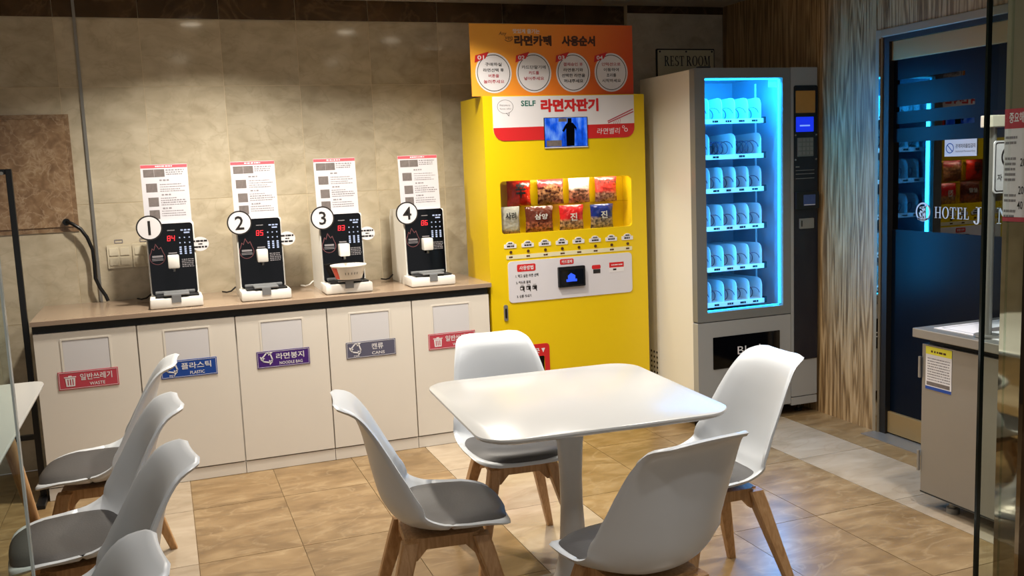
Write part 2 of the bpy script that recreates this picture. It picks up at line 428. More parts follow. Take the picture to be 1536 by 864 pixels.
m_trimmetal = M('satin_door_trim', (150, 136, 112), .3, metal=.25, var=.02)
m_film = M('navy_privacy_film', (5, 13, 24), .3, var=.04, spec=.14)
m_doorglass = glass('dark_door_glass', (70, 84, 92), 1.9)
m_rebate = M('dark_door_rebate', (18, 16, 14), .5, var=0)
door = struct(MB().box(XR-.012, XR+.06, 3.915, 3.955, 0, 2.105, .003).box(XR-.012, XR+.06, 1.4, 3.915, 2.065, 2.105, .003), 'door_1', m_trimmetal)
MB().box(XR-.0145, XR-.012, 3.917, 3.928, .002, 2.06).build('edge_strip', m_chrome, door)
MB().box(XR+.0, XR+.08, 3.872, 3.915, 0, 2.065).box(XR+.0, XR+.08, 1.4, 3.872, 2.04, 2.065).build('door_rebate', m_rebate, door)
leafn = 0
for ya, yb in ((2.66, 3.872), (1.42, 2.65)):
    fr = Fr((XR+.035, 0, 0), 'right')
    MB().box(XR+.015, XR+.06, ya, yb, 1.945, 2.04, .002).build('top_rail', m_brass, door)
    MB().box(XR+.015, XR+.06, ya, yb, .012, .125, .002).build('bottom_rail', m_brass, door)
    MB().box(XR+.035, XR+.047, ya, yb, .125, 1.945).build('door_glass', m_doorglass, door)
    f2 = Fr((XR+.034, 0, 0), 'right'); film = MB()
    holes = []
    for zc_, h_, ye in ((1.835, .022, 3.42), (1.70, .026, 3.36), (1.615, .024, 3.36)):
        if ya > 2: holes.append([( -3.855, zc_-h_/2), (-ye, zc_-h_/2+.004), (-ye, zc_+h_/2+.004), (-3.855, zc_+h_/2)])
    film.plate(f2, [(-yb, 1.535), (-ya, 1.535), (-ya, 1.945), (-yb, 1.945)], 0, .0012, holes)
    film.plate(f2, [(-yb, .125), (-ya, .125), (-ya, 1.09), (-yb, 1.09)], 0, .0012)
    film.build('privacy_film', m_film, door)
struct(MB().box(4.6, 4.75, -2.4, YB+.15, 0, ZC), 'wall_ambient_block', M('dark_block_wall', (70, 58, 46), .8))  # unseen dark wall, added to keep ambient light from the clear glass band
f2 = Fr((XR+.0335, 0, 0), 'right')
m_white_vinyl = M('white_vinyl', (196, 200, 204), .5, var=0)
lg = MB().ring(f2, -3.664, 1.187, .047, .039, 0, .0012)
for p in ([(-.018, .02), (.012, .024), (.016, .03)], [(-.01, .022), (.012, .0)], [(.012, .024), (.012, -.03)], [(-.02, -.006), (-.012, -.028), (.004, -.026), (.002, -.004), (-.016, .002)], [(-.03, -.034), (.0, -.038), (.03, -.034)]):
    lg.line(f2, [(-3.664+a, 1.187+b) for a, b in p], .010, 0, .0012)
lg.build('door_emblem', m_white_vinyl, door)
lt = MB(); serif(lt, 'HOTEL', f2, -3.588, 1.16, .215, .055, 0, .0012); serif(lt, 'JUN', f2, -3.352, 1.148, .21, .072, 0, .0012)
lt.build('door_lettering', m_white_vinyl, door)
st = MB().rect(f2, -3.532, 1.456, -3.342, 1.535, .0012, .0022).build('door_sticker', m_paper, door)
stx = MB(); stx.ring(f2, -3.5, 1.495, .024, .02, .0022, .0028)
stx.line(f2, [(-3.515, 1.51), (-3.485, 1.48)], .004, .0022, .0028)
stx.build('prohibition_ring', m_signblue, st)
text('sticker_text', '관계자외출입금지', f2, -3.408, 1.504, .115, .02, m_ink, st, .0028, .01)
text('sticker_small_text', 'Authorized Personnel Only', f2, -3.408, 1.478, .115, .012, m_greyink, st, .0028)
struct(MB().box(XR-.1, XR+.1, 2.3, 3.94, -.004, .004), 'trim_3', m_steel)

# downlights: recessed fixtures in the ceiling, each with its own lamp
m_lens = M('downlight_lens', (255, 240, 214), .5, emit=14.0, var=0)
def downlight(x, y, label, power=1.0, tint=(1.0, .92, .80)):
    t = thing('ceiling_downlight', label, 'ceiling light', (x, y, ZC), 0, 'recessed ceiling downlights')
    b = MB().lathe([(.083, 0), (.085, -.004), (.064, -.007), (.062, -.002), (.062, 0)], (x, y, ZC), 28)
    b.build('trim_ring', m_white, t, 40)
    MB().lathe([(.061, -.0012), (.061, -.003), (.0, -.003)][:2], (x, y, ZC), 28).build('lens', m_lens, t)
    ld = bpy.data.lights.new('lamp', 'AREA'); ld.shape = 'DISK'; ld.size = .118; ld.energy = DOWNLIGHT_W*power
    ld.color = tint; ld.spread = math.radians(134)
    lo = bpy.data.objects.new('lamp', ld); COL.objects.link(lo); lo.parent = t; lo.location = (0, 0, -.0095)
downlight(.27, 4.49, 'ceiling downlight above the first water dispenser, beside the granite panel', 1.45)
downlight(1.29, 4.23, 'ceiling downlight above the counter near the yellow machine', 1.3)
downlight(1.70, 3.85, 'ceiling downlight in front of the yellow machine', .3, (1.0, .94, .85))
downlight(2.2, 3.2, 'added ceiling downlight brightening the cream side of the blue-lit vending machine', .42, (1.0, .95, .88))  # added lamp with no known fixture, brightens the vending machine side
for x, y, lb in ((.25, 2.7, 'ceiling downlight above the row of chairs by the left table'), (1.5, 2.5, 'ceiling downlight above the square white table'),
                 (2.55, 2.3, 'ceiling downlight between the square table and the steel cabinet'), (.2, .9, 'ceiling downlight near the glass partition with a pale edge'),
                 (1.4, .7, 'ceiling downlight near the polished column'), (-1.3, 3.4, 'ceiling downlight above the left table'), (-.8, -.9, 'ceiling downlight in the lobby behind the glass'), (2.2, -.8, 'ceiling downlight in the lobby near the door wall')):
    downlight(x, y, lb, .9 if x > 2.5 else .24, (1.0, .97, .94))
top_mesh(MB().lathe([(.09, ZC), (.09, ZC-.012), (.075, ZC-.022)], (2.63, 5.14, 0), 28), 'unlit_ceiling_light', m_lgrey, 'unlit round grey disc on the ceiling above the orange board', 'ceiling fixture', smooth=40)  # surface-mounted ceiling light, switched off

# ================================================================== COUNTER WITH BIN CABINETS
YF = 4.82
CX = [-.609, -.158, .299, .753, 1.203, 1.640]
FR = Fr((0, YF, 0))
def trash_icon(mb, fr, cx, cy, s):
    mb.plate(fr, [(cx-.36*s, cy-.5*s), (cx+.36*s, cy-.5*s), (cx+.42*s, cy+.26*s), (cx-.42*s, cy+.26*s)], 0, .001,
             [rrect(cx+d*s-.05*s, cy-.4*s, cx+d*s+.05*s, cy+.16*s) for d in (-.2, 0, .2)])
    mb.rect(fr, cx-.5*s, cy+.31*s, cx+.5*s, cy+.39*s, 0, .001); mb.rect(fr, cx-.14*s, cy+.39*s, cx+.14*s, cy+.48*s, 0, .001)
def recycle_icon(mb, fr, cx, cy, s):
    for k in range(3):
        a = 2*PI*k/3+PI/2; R_ = lambda x, y: (cx+s*(x*math.cos(a)-y*math.sin(a)), cy+s*(x*math.sin(a)+y*math.cos(a)))
        mb.line(fr, [R_(.40, -.16), R_(.42, .06), R_(.05, .40)], .105*s, 0, .001)
        mb.plate(fr, [R_(.16, .60), R_(-.18, .50), R_(-.02, .20)], 0, .001)
cabs = [('crimson waste sign', 'white cabinet with waste flap and red sign, next to the black stand', m_signred, '일반쓰레기', 'WASTE', 'bin', None),
        ('b', 'white cabinet with blue plastic recycling sign under its flap', m_signblue, '플라스틱', 'PLASTIC', 'rec', 'PET'),
        ('p', 'white cabinet with purple noodle bag sign under its flap', m_signpurple, '라면봉지', 'NOODLE BAG', 'rec', None),
        ('g', 'white cabinet with grey cans sign under its flap', m_signgrey, '캔류', 'CANS', 'rec', 'CAN'),
        ('r', 'white cabinet with red waste sign, next to the yellow machine', m_signred, '일반쓰레기', 'WASTE', 'bin', None)]
for i, (_, lb, ms, ko, en, ic, sm) in enumerate(cabs):
    x0, x1 = CX[i], CX[i+1]; cx = (x0+x1)/2
    t = thing('bin_cabinet', lb, 'cabinet', (cx, (YF+YB)/2, 0), 0, 'bin cabinets under the counter')
    MB().box(x0, x1, YF+.02, YB-.002, .062, .80).build('body', m_cab, t)
    MB().box(x0+.0015, x1-.0015, YF+.004, YB-.01, .002, .060).build('kick_plate', m_cab, t)
    fx0, fx1, fz0, fz1 = cx-.118, cx+.112, .612, .779
    d = MB().plate(FR, rrect(x0+.0032, .067, x1-.0032, .806, .001), -.019, 0, [rrect(fx0+.0145, fz0+.0045, fx1-.0145, fz1-.0135, .004)]).build('door', m_cab, t)
    MB().plate(FR, rrect(fx0+.005, fz0-.004, fx1-.005, fz1-.005, .004), 0, .0022, [rrect(fx0+.013, fz0+.004, fx1-.013, fz1-.012, .004)]).build('flap_frame', m_cab, d)
    fl = MB().plate(FR, rrect(fx0+.015, fz0+.005, fx1-.015, fz1-.014, .004), -.008, .0005)
    fo = fl.build('flap', m_flap, d)
    rp = MB()
    for k in range(3):
        rp.ring(Fr((0, YF+.002, 0)), cx+.012+(k-1)*.022, .652, .015, .013, 0, .0008, 18)
    rp.build('embossed_mark', m_flap, t)
    sx0, sx1, sz0, sz1 = cx-.136, cx+.127, .531, .617
    sg = MB().rect(FR, sx0, sz0, sx1, sz1, .0, .003).build('sign', ms, t, label='%s sign' % en.lower())
    f3 = Fr((0, YF-.003, 0)); ik = MB()
    ik.plate(f3, rrect(sx0+.004, sz0+.004, sx1-.004, sz1-.004), 0, .0006, [rrect(sx0+.0055, sz0+.0055, sx1-.0055, sz1-.0055)])
    if ic == 'bin': trash_icon(ik, f3, sx0+.052, (sz0+sz1)/2-.002, .052)
    else: recycle_icon(ik, f3, sx0+.052, (sz0+sz1)/2+.008, .062)
    ik.build('sign_icon', m_paper, sg)
    rows = [(ko, sx0+.165, sz0+.055, .14 if len(ko) > 3 else .062, .032), (en, sx0+.168, sz0+.02, .068 if len(en) < 9 else .115, .0155)]
    if sm: rows.append((sm, sx0+.052, sz0+.012, .028, .009))
    text('sign_text', rows, f3, 0, 0, 0, 0, m_paper, sg, .0007, .012)
ct = thing('countertop', 'long beige countertop with dark shadow groove over the bin cabinets', 'countertop', ((CX[0]+CX[-1])/2, (YF+YB)/2, .81))
MB().box(CX[0]-.005, CX[-1]+.012, YF-.012, YB-.001, .845, .868, .002).build('slab', m_ctop, ct)
MB().box(CX[0]-.005, CX[-1]+.012, YF-.0145, YF-.012, .8455, .867).build('edge_band', m_cedge, ct)
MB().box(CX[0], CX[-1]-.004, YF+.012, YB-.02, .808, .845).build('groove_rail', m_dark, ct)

# ================================================================== HOT WATER DISPENSERS
m_body = M('white_appliance_plastic', (226, 224, 218), .35, var=.01)
m_tray = M('grey_drip_tray', (128, 130, 132), .35, metal=.3, var=.02)
m_flame = M('pink_flame_print', (104, 60, 64), .5, var=0)
m_key = M('key_print', (150, 164, 196), .5, emit=.25, var=0)
m_acry = glass('clear_acrylic', (246, 248, 248), 1.45)
def dispenser(x, num, led, bubble, lb):
    """x: left edge of the housing"""
    Y0 = 4.955; ZB = .868; w = .228
    t = thing('water_dispenser', lb, 'water dispenser', (x+w/2, 5.06, ZB), 0, 'numbered hot water dispensers on the counter')
    W2 = x+w
    # side outline: leaning front
    prof = [(Y0+.045, 0), (Y0+.39, 0), (Y0+.39, .36), (Y0+.36, .41), (Y0+.075, .41), (Y0+.06, .40)]
    sx = Fr((x, 0, ZB), u=(0, 1, 0), v=(0, 0, 1))
    b = MB().plate(sx, prof, 0, w)
    body = b.build('housing', m_body, t)
    lean = Vector((0, .015, .355)).normalized()
    ff = Fr((x, Y0+.043, ZB+.05), u=(1, 0, 0), v=lean)
    MB().plate(ff, rrect(.006, .005, w-.006, .362, .014), 0, .006).build('front_panel', m_gloss_black, t)
    f4 = Fr(ff.P(0, 0, .006), u=(1, 0, 0), v=lean)
    # base and tray
    MB().box(x-.008, x+w+.012, Y0-.08, Y0+.1, ZB+.002, ZB+.052, .008).build('base', m_body, t, 40)
    MB().box(x+.02, x+w-.004, Y0-.066, Y0+.03, ZB+.0525, ZB+.062, .003).build('pad', m_black, t)
    MB().box(x+.058, x+w-.05, Y0-.080, Y0+.02, ZB+.0622, ZB+.072, .003).box(x+.094, x+w-.09, Y0-.084, Y0-.0802, ZB+.028, ZB+.066, .001).box(x+.02, x+w-.02, Y0+.02, Y0+.042, ZB+.0622, ZB+.076, .003).build('drip_tray', m_tray, t)
    # spout box and nozzle
    sb = MB(); c = f4.P(.118, .172, 0)
    sb.box(c.x-.027, c.x+.027, c.y-.05, c.y+.004, c.z-.033, c.z+.033, .006)
    so = sb.build('spout', m_body, t, 40)
    MB().lathe([(.006, -.05), (.006, -.03)], (c.x, c.y-.025, c.z), 12).build('nozzle', m_tray, so)
    # print: led, keys, flame mark, small lines
    SEG = {'8': 'abcdefg', '4': 'bcfg', '5': 'acdfg', '3': 'abcdg', '6': 'acdefg'}
    for q, dg in enumerate(led):
        lx, lz, lw, lh = .098+q*.020, .275, .0125, .024; tb = MB()
        pts = {'a': ((0, 1), (1, 1)), 'b': ((1, 1), (1, .5)), 'c': ((1, .5), (1, 0)), 'd': ((0, 0), (1, 0)), 'e': ((0, 0), (0, .5)), 'f': ((0, .5), (0, 1)), 'g': ((0, .5), (1, .5))}
        for k_ in SEG[dg]: tb.line(f4, [(lx+lw*a+.002*b, lz+lh*b) for a, b in pts[k_]], .0026, 0, .0008)
        tb.build('temperature_digit', m_led, t)
    k = MB()
    for r in range(2):
        for q in range(3): k.rect(f4, .153+q*.023, .288-r*.026-.003, .159+q*.023, .288-r*.026+.003, 0, .0008)
    for q in range(3):
        for s_ in range(4): k.rect(f4, .1515+q*.023, .236-s_*.0105, .1615+q*.023, .2435-s_*.0105, 0, .0008)
    for q in range(3): k.rect(f4, .163+q*.017, .322, .175+q*.017, .329, 0, .0008); 
    k.rect(f4, .178, .309, .205, .316, 0, .0008)
    k.build('keypad_print', m_key, t)
    fm = MB(); cx, cy = .044, .196
    fm.line(f4, [(cx+.036*math.cos(a), cy+.036*math.sin(a)) for a in [PI*.8+PI*1.4*i/16 for i in range(17)]], .003, 0, .0008)
    fm.line(f4, [(cx-.029, cy+.021), (cx-.022, cy+.045), (cx-.014, cy+.036), (cx-.004, cy+.066), (cx+.01, cy+.04), (cx+.02, cy+.05), (cx+.03, cy+.02)], .003, 0, .0008)
    fm.build('flame_mark', m_flame, t)
    for (a0, a1, b0, hh) in ((cx-.024, cx+.026, cy+.004, .010), (cx-.026, cx+.028, cy-.008, .003), (cx-.026, cx+.028, cy-.015, .003), (.10, .135, .327, .004), (.098, .138, .213, .005)):
        MB().rect(f4, a0, b0-hh/2, a1, b0+hh/2, 0, .0009).build('panel_print', m_greyink, t)
    bars(f4, [(.158, .214, .178-.009*i, .0045) for i in range(5)], 0, .0008, num).build('small_print', m_greyink, t)
    # number disc at the upper left corner, standing proud
    f5 = Fr((x, Y0+.055, ZB), u=(1, 0, 0), v=(0, 0, 1))
    nx, nz = .018, .395
    dk = MB().plate(f5, circle(nx, nz, .062, seg=36), .012, .016).build('number_disc', m_ink, t)
    MB().plate(f5, circle(nx, nz, .055, seg=36), .016, .017).build('disc_face', m_paper, dk)
    text('number', str(num), f5, nx, nz, None, .07, m_ink, dk, .0178, .012)
    # instruction sheet standing on top
    sl = Vector((0, .03, .34)).normalized(); f6 = Fr((x, Y0+.09, ZB+.395), u=(1, 0, 0), v=sl)
    ps = MB().rect(f6, .0, -.0, w-.006, .312, .0, .003).build('instruction_sheet', M('sheet_print', (196, 194, 200), .3, var=.01), t)
    MB().rect(f6, .001, .295, w-.007, .31, .003, .0036).build('sheet_header', M('rose_header', (206, 82, 92), .45, var=.02), ps)
    bars(f6, [(.07, .15, .3025, .006)], .0036, .004, num+3).build('header_print', m_paper, ps)
    for (a, b_, cc, dd) in ((.012, .25, .062, .288), (.063, .25, .112, .288), (.02, .175, .072, .218), (.026, .103, .074, .148), (.026, .04, .074, .085)):
        MB().rect(f6, a, b_, cc, dd, .003, .0036).build('sheet_picture', m_photo, ps)
    rows = [(.118, .205, .283, .006), (.118, .2, .272, .005), (.118, .195, .262, .005), (.085, .13, .233, .007), (.085, .19, .212, .004), (.085, .205, .2, .004), (.085, .18, .188, .004), (.085, .2, .178, .004),
            (.09, .135, .16, .007), (.085, .16, .143, .004), (.085, .2, .132, .005), (.085, .21, .121, .005), (.085, .2, .11, .004), (.09, .135, .092, .007), (.085, .19, .078, .004), (.085, .2, .066, .004), (.085, .2, .055, .004)]
    bars(f6, rows, .003, .0036, num+9).build('sheet_text', m_greyink, ps, kind='stuff')
    if bubble:
        bx = MB(); bx.plate(f5, circle(w+.024, .30, .042, .036, 28), .004, .006)
        bx.plate(f5, [(w-.035, .332), (w-.004, .318), (w-.008, .300)], .004, .006)
        bo = bx.build('speech_sticker', m_paper, t)
        bars(f5, [(w-.008, w+.058, .315, .009), (w+.015, w+.035, .300, .006), (w-.006, w+.056, .285, .009)], .006, .0066, num, 1.6).build('sticker_print', m_ink, bo)
    # plug lead behind
    MB().tube([(x-.004, Y0+.37, ZB+.03), (x-.03, Y0+.35, ZB+.012), (x-.055, Y0+.33, ZB+.01), (x-.075, Y0+.36, ZB+.012)], .0045, 6).build('power_lead', m_body if num == 3 else m_black, t, 60)
dispenser(-.080, 1, '84', True, 'hot water dispenser numbered 1 in front of the wall switches')
dispenser(.352, 2, '85', True, 'hot water dispenser numbered 2 with empty tray and speech sticker')
dispenser(.775, 3, '83', True, 'hot water dispenser numbered 3 with a paper noodle bowl on it')
dispenser(1.232, 4, '86', False, 'hot water dispenser numbered 4 beside the yellow machine')

# paper noodle bowl on dispenser 3
bx, by, bz = .895, 4.897, .945
t = thing('paper_bowl', 'white paper noodle bowl with a red band on dispenser number 3', 'bowl', (bx, by, bz))
pr = [(.066, 0), (.068, .002), (.090, .066), (.094, .068), (.094, .073), (.090, .073), (.087, .068), (.066, .006), (.0005, .005)]
MB().lathe(pr, (bx, by, bz), 40).build('bowl', M('bowl_paper', (238, 234, 226), .45, var=.01), t, 40)
def bowl_pt(a, h, o_=.0006): r = .068+(.022)*h/.064+o_; return (bx+r*math.cos(a), by+r*math.sin(a), bz+.002+h)
b = MB()
b.loft([[bowl_pt(PI+.05+.075*i, h) for i in range(9)] for h in (.001, .02, .04, .06)], cap=False, close=False)
b.build('red_band', M('bowl_red', (214, 64, 30), .4, var=.02), t, 40, fix=False)
b = MB(); rg = random.Random(4)
for a in (1.37, 1.43, 1.5, 1.56, 1.62, 1.8):
    aa = a*PI; hh = .03; dw = .035
    b.loft([[bowl_pt(aa, hh-.006, .001), bowl_pt(aa+dw, hh-.006, .001)], [bowl_pt(aa, hh+.006, .001), bowl_pt(aa+dw, hh+.006, .001)]], cap=False, close=False)
b.build('bowl_print', m_ink, t, fix=False, kind='stuff')

# wall switches and the cable
for x, lb in ((-.226, 'white wall switch plate further from dispenser number 1'), (-.100, 'white wall switch plate half hidden behind dispenser number 1')):
    t = thing('switch_plate', lb, 'wall switch', (x, YB, 1.102), 0, 'wall switch plates above the counter')
    fw = Fr((x, YB, 1.102))
    MB().plate(fw, rrect(-.06, -.062, .06, .062, .004), 0, .008).build('plate', M('switch_plastic', (206, 196, 172), .4), t)
    for a in (-.027, .027):
        for c in (-.026, .026):
            MB().plate(fw, rrect(a-.022, c-.02, a+.022, c+.02, .003), .008, .012).build('rocker', M('rocker_plastic', (214, 205, 182), .35), t)
    MB().plate(fw, rrect(-.02, .07, .022, .09, .002), 0, .002, [rrect(-.016, .074, .018, .086)]).build('label_holder', m_greyink, t)
cb = MB().tube([(-.465, YB-.013, 1.30), (-.46, YB-.03, 1.30), (-.44, YB-.04, 1.292), (-.40, YB-.045, 1.262), (-.372, YB-.045, 1.215), (-.352, YB-.045, 1.15), (-.350, YB-.045, 1.07), (-.352, YB-.048, 1.0), (-.335, YB-.05, .95), (-.31, YB-.055, .905), (-.300, YB-.06, .875)], .0095, 10)
c = thing('power_cable', 'thick black cable hanging from the granite panel to the counter', 'cable', (-.465, YB-.013, 1.30))
cb.build('cable', m_black, c, 60)
MB().tube([(-.465, YB-.0125, 1.30), (-.465, YB-.03, 1.30)], .018, 14).build('wall_grommet', m_black, c, 60)

# ================================================================== YELLOW NOODLE MACHINE
X0, X1, YM, ZM = 1.652, 2.62, 4.82, 1.87
MF = Fr((0, YM, 0))
t = ym = thing('noodle_vending_machine', 'tall yellow self-service noodle vending machine with packs behind a window', 'vending machine', ((X0+X1)/2, (YM+5.21)/2, 0))
hole = rrect(1.731, 1.126, 2.527, 1.414, .02)
pick = rrect(1.70, .335, 1.955, .43, .01)
MB().plate(MF, rrect(X0, .02, X1, ZM, .006), -.02, 0, [hole, pick]).build('front_panel', m_yellow, t)
MB().box(X0, X0+.015, YM+.02, 5.21, .02, ZM).box(X1-.015, X1, YM+.02, 5.21, .02, ZM).box(X0+.015, X1-.015, YM+.02, 5.21, ZM-.015, ZM).box(X0+.015, X1-.015, 5.195, 5.21, .02, ZM-.015).build('cabinet_shell', m_yellow, t)
MB().box(X0+.03, X1-.03, YM+.04, 5.18, 0, .02).build('plinth', m_black, t)
# display compartment
cp = MB().box(1.70, 2.56, YM+.16, YM+.165, 1.09, 1.45).box(1.70, 2.56, YM+.02, YM+.16, 1.09, 1.098).box(1.70, 1.708, YM+.02, YM+.16, 1.098, 1.45).box(2.552, 2.56, YM+.02, YM+.16, 1.098, 1.45).box(1.708, 2.552, YM+.02, YM+.16, 1.442, 1.45)
cp.build('display_compartment', m_yellow, t)
MB().box(1.71, 2.55, YM+.03, YM+.083, 1.0985, 1.1165).build('pack_tray', m_yellow, t)
MB().box(1.71, 2.55, YM+.088, YM+.159, 1.267, 1.271).build('pack_shelf', glass('clear_shelf', (250, 246, 220), 1.45), t)
MB().box(2.1, 2.48, YM+.05, YM+.075, 1.432, 1.441).build('display_lamp', M('display_led', (255, 246, 214), .5, emit=10.0, var=0), t)
ld = bpy.data.lights.new('lamp', 'AREA'); ld.shape = 'RECTANGLE'; ld.size = .6; ld.size_y = .02; ld.energy = 2.2; ld.color = (1, .95, .8)
lo = bpy.data.objects.new('lamp', ld); COL.objects.link(lo); lo.parent = t; lo.location = Vector((2.2, YM+.0625, 1.43))-t.location; lo.rotation_euler = (math.radians(14), 0, 0)
MB().box(1.73, 2.53, YM+.004, YM+.008, 1.12, 1.42).build('window_pane', glass('window_acrylic', (250, 250, 246), 1.4), t)
# pickup bay
MB().box(1.69, 1.97, YM+.15, YM+.155, .32, .44).box(1.69, 1.97, YM+.02, YM+.15, .32, .33).build('pickup_bay', m_yellow, t)
MB().box(1.70, 1.955, YM+.006, YM+.010, .335, .43).build('pickup_flap', glass('smoked_flap', (120, 104, 60), 1.45), t)
pk = MB().plate(MF, rrect(1.665, .31, 1.985, .50, .02), 0, .003, [pick]).build('pickup_panel', m_red, t)
text('pickup_text', '나오는 곳', Fr((0, YM-.003, 0)), 1.85, .462, .15, .03, m_paper, pk, .0008, .02)
MB().plate(Fr((0, YM-.003, 0)), [(1.958, .474), (1.935, .474), (1.9465, .449)], 0, .0008).build('down_arrow', m_paper, pk)
# handle lock
lk = MB().plate(MF, rrect(1.722, .648, 1.745, .738, .01), 0, .006).build('door_lock', m_steel, t)
MB().plate(Fr((0, YM-.006, 0)), rrect(1.728, .663, 1.739, .718, .005), 0, .002).build('lock_slot', m_black, lk)
# header panel: white field, red wave below
hd = MB().plate(MF, rrect(1.706, 1.63, 2.554, 1.866, rs=(.06, .055, .004, .004)), 0, .003).build('header_panel', m_paper, t)
HF = Fr((0, YM-.003, 0))
MB().plate(HF, [(1.706, 1.70)]+[p for p in rrect(1.706, 1.63, 2.554, 1.72, rs=(.06, .055, 0, 0)) if p[1] < 1.699]+[(2.554, 1.708)], 0, .0006).build('red_field', m_red, hd)
text('header_self', 'SELF', HF, 1.912, 1.828, .086, .030, m_green, hd, .0008, .025)
text('header_title', '라면자판기', HF, 2.158, 1.814, .345, .068, m_red, hd, .0008, .055)
sp = MB().ring(HF, 1.778, 1.812, .046, .0445, 0, .0008, 32, .8)
sp.line(HF, [(1.783, 1.778), (1.797, 1.762), (1.80, 1.781)], .002, 0, .0008)
sp.build('speech_bubble', m_ink, hd)
text('bubble_text', [('Welcome to', 1.775, 1.820, .062, .011), ('Ramen valley!', 1.78, 1.800, .066, .011)], HF, 0, 0, 0, 0, m_greyink, hd, .0008)
ch = MB(); ch.line(HF, [(2.388, 1.722), (2.545, 1.786)], .006, 0, .0008); ch.line(HF, [(2.390, 1.713), (2.548, 1.772)], .006, 0, .0008)
for q in range(4):
    xx = 2.422+q*.013; ch.line(HF, [(xx, 1.728+q*.004), (xx+.005, 1.719+q*.002), (xx+.001, 1.710), (xx+.006, 1.700)], .0015, .0006, .0012)
ch.build('chopsticks_print', m_signred, hd)
text('brand_script', '라면벨리', HF, 2.39, 1.668, .14, .034, m_paper, hd, .0012, .0, .15)
dd = MB().ring(HF, 2.484, 1.689, .008, .0055, .0006, .0012, 14); dd.ring(HF, 2.5, 1.672, .011, .0075, .0006, .0012, 16); dd.build('brand_dots', m_paper, hd)
# video screen
sc = MB().plate(HF, rrect(1.998, 1.583, 2.260, 1.749, .002), 0, .004).build('video_screen', m_black, t)
SF = Fr((0, YM-.007, 0))
m_scr, nt, b_, N, L = nodes_mat('blue_video_picture')
tc = N('ShaderNodeTexCoord'); n = N('ShaderNodeTexNoise'); n.inputs['Scale'].default_value = 26; n.inputs['Detail'].default_value = 4
mp = N('ShaderNodeMapping'); mp.inputs['Scale'].default_value = (1, 1, .35); L(tc.outputs['Object'], mp.inputs[0]); L(mp.outputs[0], n.inputs['Vector'])
rp = N('ShaderNodeValToRGB'); ramp(rp, [(.3, lin((6, 30, 130))), (.5, lin((22, 92, 232))), (.68, lin((120, 170, 255)))]); L(n.outputs['Fac'], rp.inputs[0])
L(rp.outputs[0], b_.inputs['Emission Color']); b_.inputs['Emission Strength'].default_value = 1.0; b_.inputs['Base Color'].default_value = (0, 0, 0, 1); b_.inputs['Roughness'].default_value = .15
MB().rect(SF, 2.002, 1.590, 2.256, 1.746, 0, .0005).build('screen_picture', m_scr, sc)
fg = MB(); FX = 2.151
fg.plate(SF, [(FX-.022, 1.592), (FX+.026, 1.592), (FX+.03, 1.69), (FX+.038, 1.672), (FX+.042, 1.69), (FX+.022, 1.716), (FX+.012, 1.72), (FX+.012, 1.744), (FX-.012, 1.744), (FX-.012, 1.72), (FX-.024, 1.71), (FX-.046, 1.676), (FX-.036, 1.668), (FX-.022, 1.688)], .0005, .0009)
fg.build('dark_figure', m_gloss_black, sc)
MB().rect(SF, 2.01, 1.592, 2.10, 1.625, .0005, .0008).rect(SF, 2.085, 1.725, 2.135, 1.744, .0005, .0008).build('picture_print', m_photo, sc)
MB().rect(SF, 1.998, 1.583, 2.26, 1.588, 0, .0008).build('screen_sill', m_paper, sc)
# choice labels, buttons and price strip
for q in range(8):
    x = 1.775+q*.1025
    z = 1.062
    lbp = MB().plate(MF, rrect(x-.036, z-.014, x+.036, z+.008, .004), 0, .003); lbp.plate(MF, circle(x, z+.006, .024, .017, 16, 0, PI), 0, .003)
    lo_ = lbp.build('choice_label', m_paper, t)
    bars(Fr((0, YM-.003, 0)), [(x-.02, x+.022, z-.003, .009), (x-.012, x+.014, z+.013, .006)], 0, .0006, q+2, 2).build('label_print', m_ink, lo_)
    MB().plate(MF, circle(x+.002, 1.026, .008, seg=14), 0, .005).build('choice_button', m_brown, t)
ps_ = MB().rect(MF, 1.75, .987, 2.522, 1.010, 0, .002, .004).build('price_strip', M('cream_strip', (216, 208, 170), .5), t)
bars(Fr((0, YM-.002, 0)), [(1.765+q*.1025, 1.79+q*.1025, .9985, .009) for q in range(8)], 0, .0006, 31, 3).build('price_print', m_brown, ps_, kind='stuff')
# payment panel
pp = MB().plate(MF, rrect(1.756, .745, 2.517, .975, .022), 0, .004).build('payment_panel', M('pale_grey_panel', (206, 204, 210), .4, var=.01), t)
PF = Fr((0, YM-.004, 0))
def badge(x0, z0, x1, z1, tx, r=.008, mat=m_red):
    b1 = MB().plate(PF, rrect(x0, z0, x1, z1, r), 0, .0008).build('badge', mat, pp)
    if tx: text('badge_text', tx, Fr((0, YM-.0048, 0)), (x0+x1)/2, (z0+z1)/2, (x1-x0)*.76, (z1-z0)*.6, m_paper, pp, .0008, .02)
badge(1.808, .915, 1.918, .955, '사용방법'); badge(2.066, .935, 2.15, .966, '카드결제'); badge(2.262, .895, 2.317, .918, '', .008); badge(2.372, .895, 2.464, .925, '', .002)
text('instructions', [('1. 먹고 싶은 라면 선택', 1.866, .891, .135, .018), ('2. 카드로 결제', 1.842, .855, .085, .016), ('3. 상품 꺼내기', 1.844, .778, .085, .016)], PF, 0, 0, 0, 0, m_ink, pp, .0008, .02)
ic = MB()
for q in range(3):
    xx = 1.822+q*.037; ic.plate(PF, rrect(xx, .812, xx+.026, .833, .003), 0, .0008, [rrect(xx+.003, .815, xx+.016+q*-.004, .826)]); ic.rect(PF, xx+.004, .838, xx+.022, .840, 0, .0008); ic.line(PF, [(xx+.018, .82), (xx+.024, .803)], .005, 0, .0008)
ic.build('payment_icons', m_ink, pp)
MB().plate(PF, rrect(2.27, .87, 2.315, .893), 0, .0008).build('black_sticker', m_ink, pp)
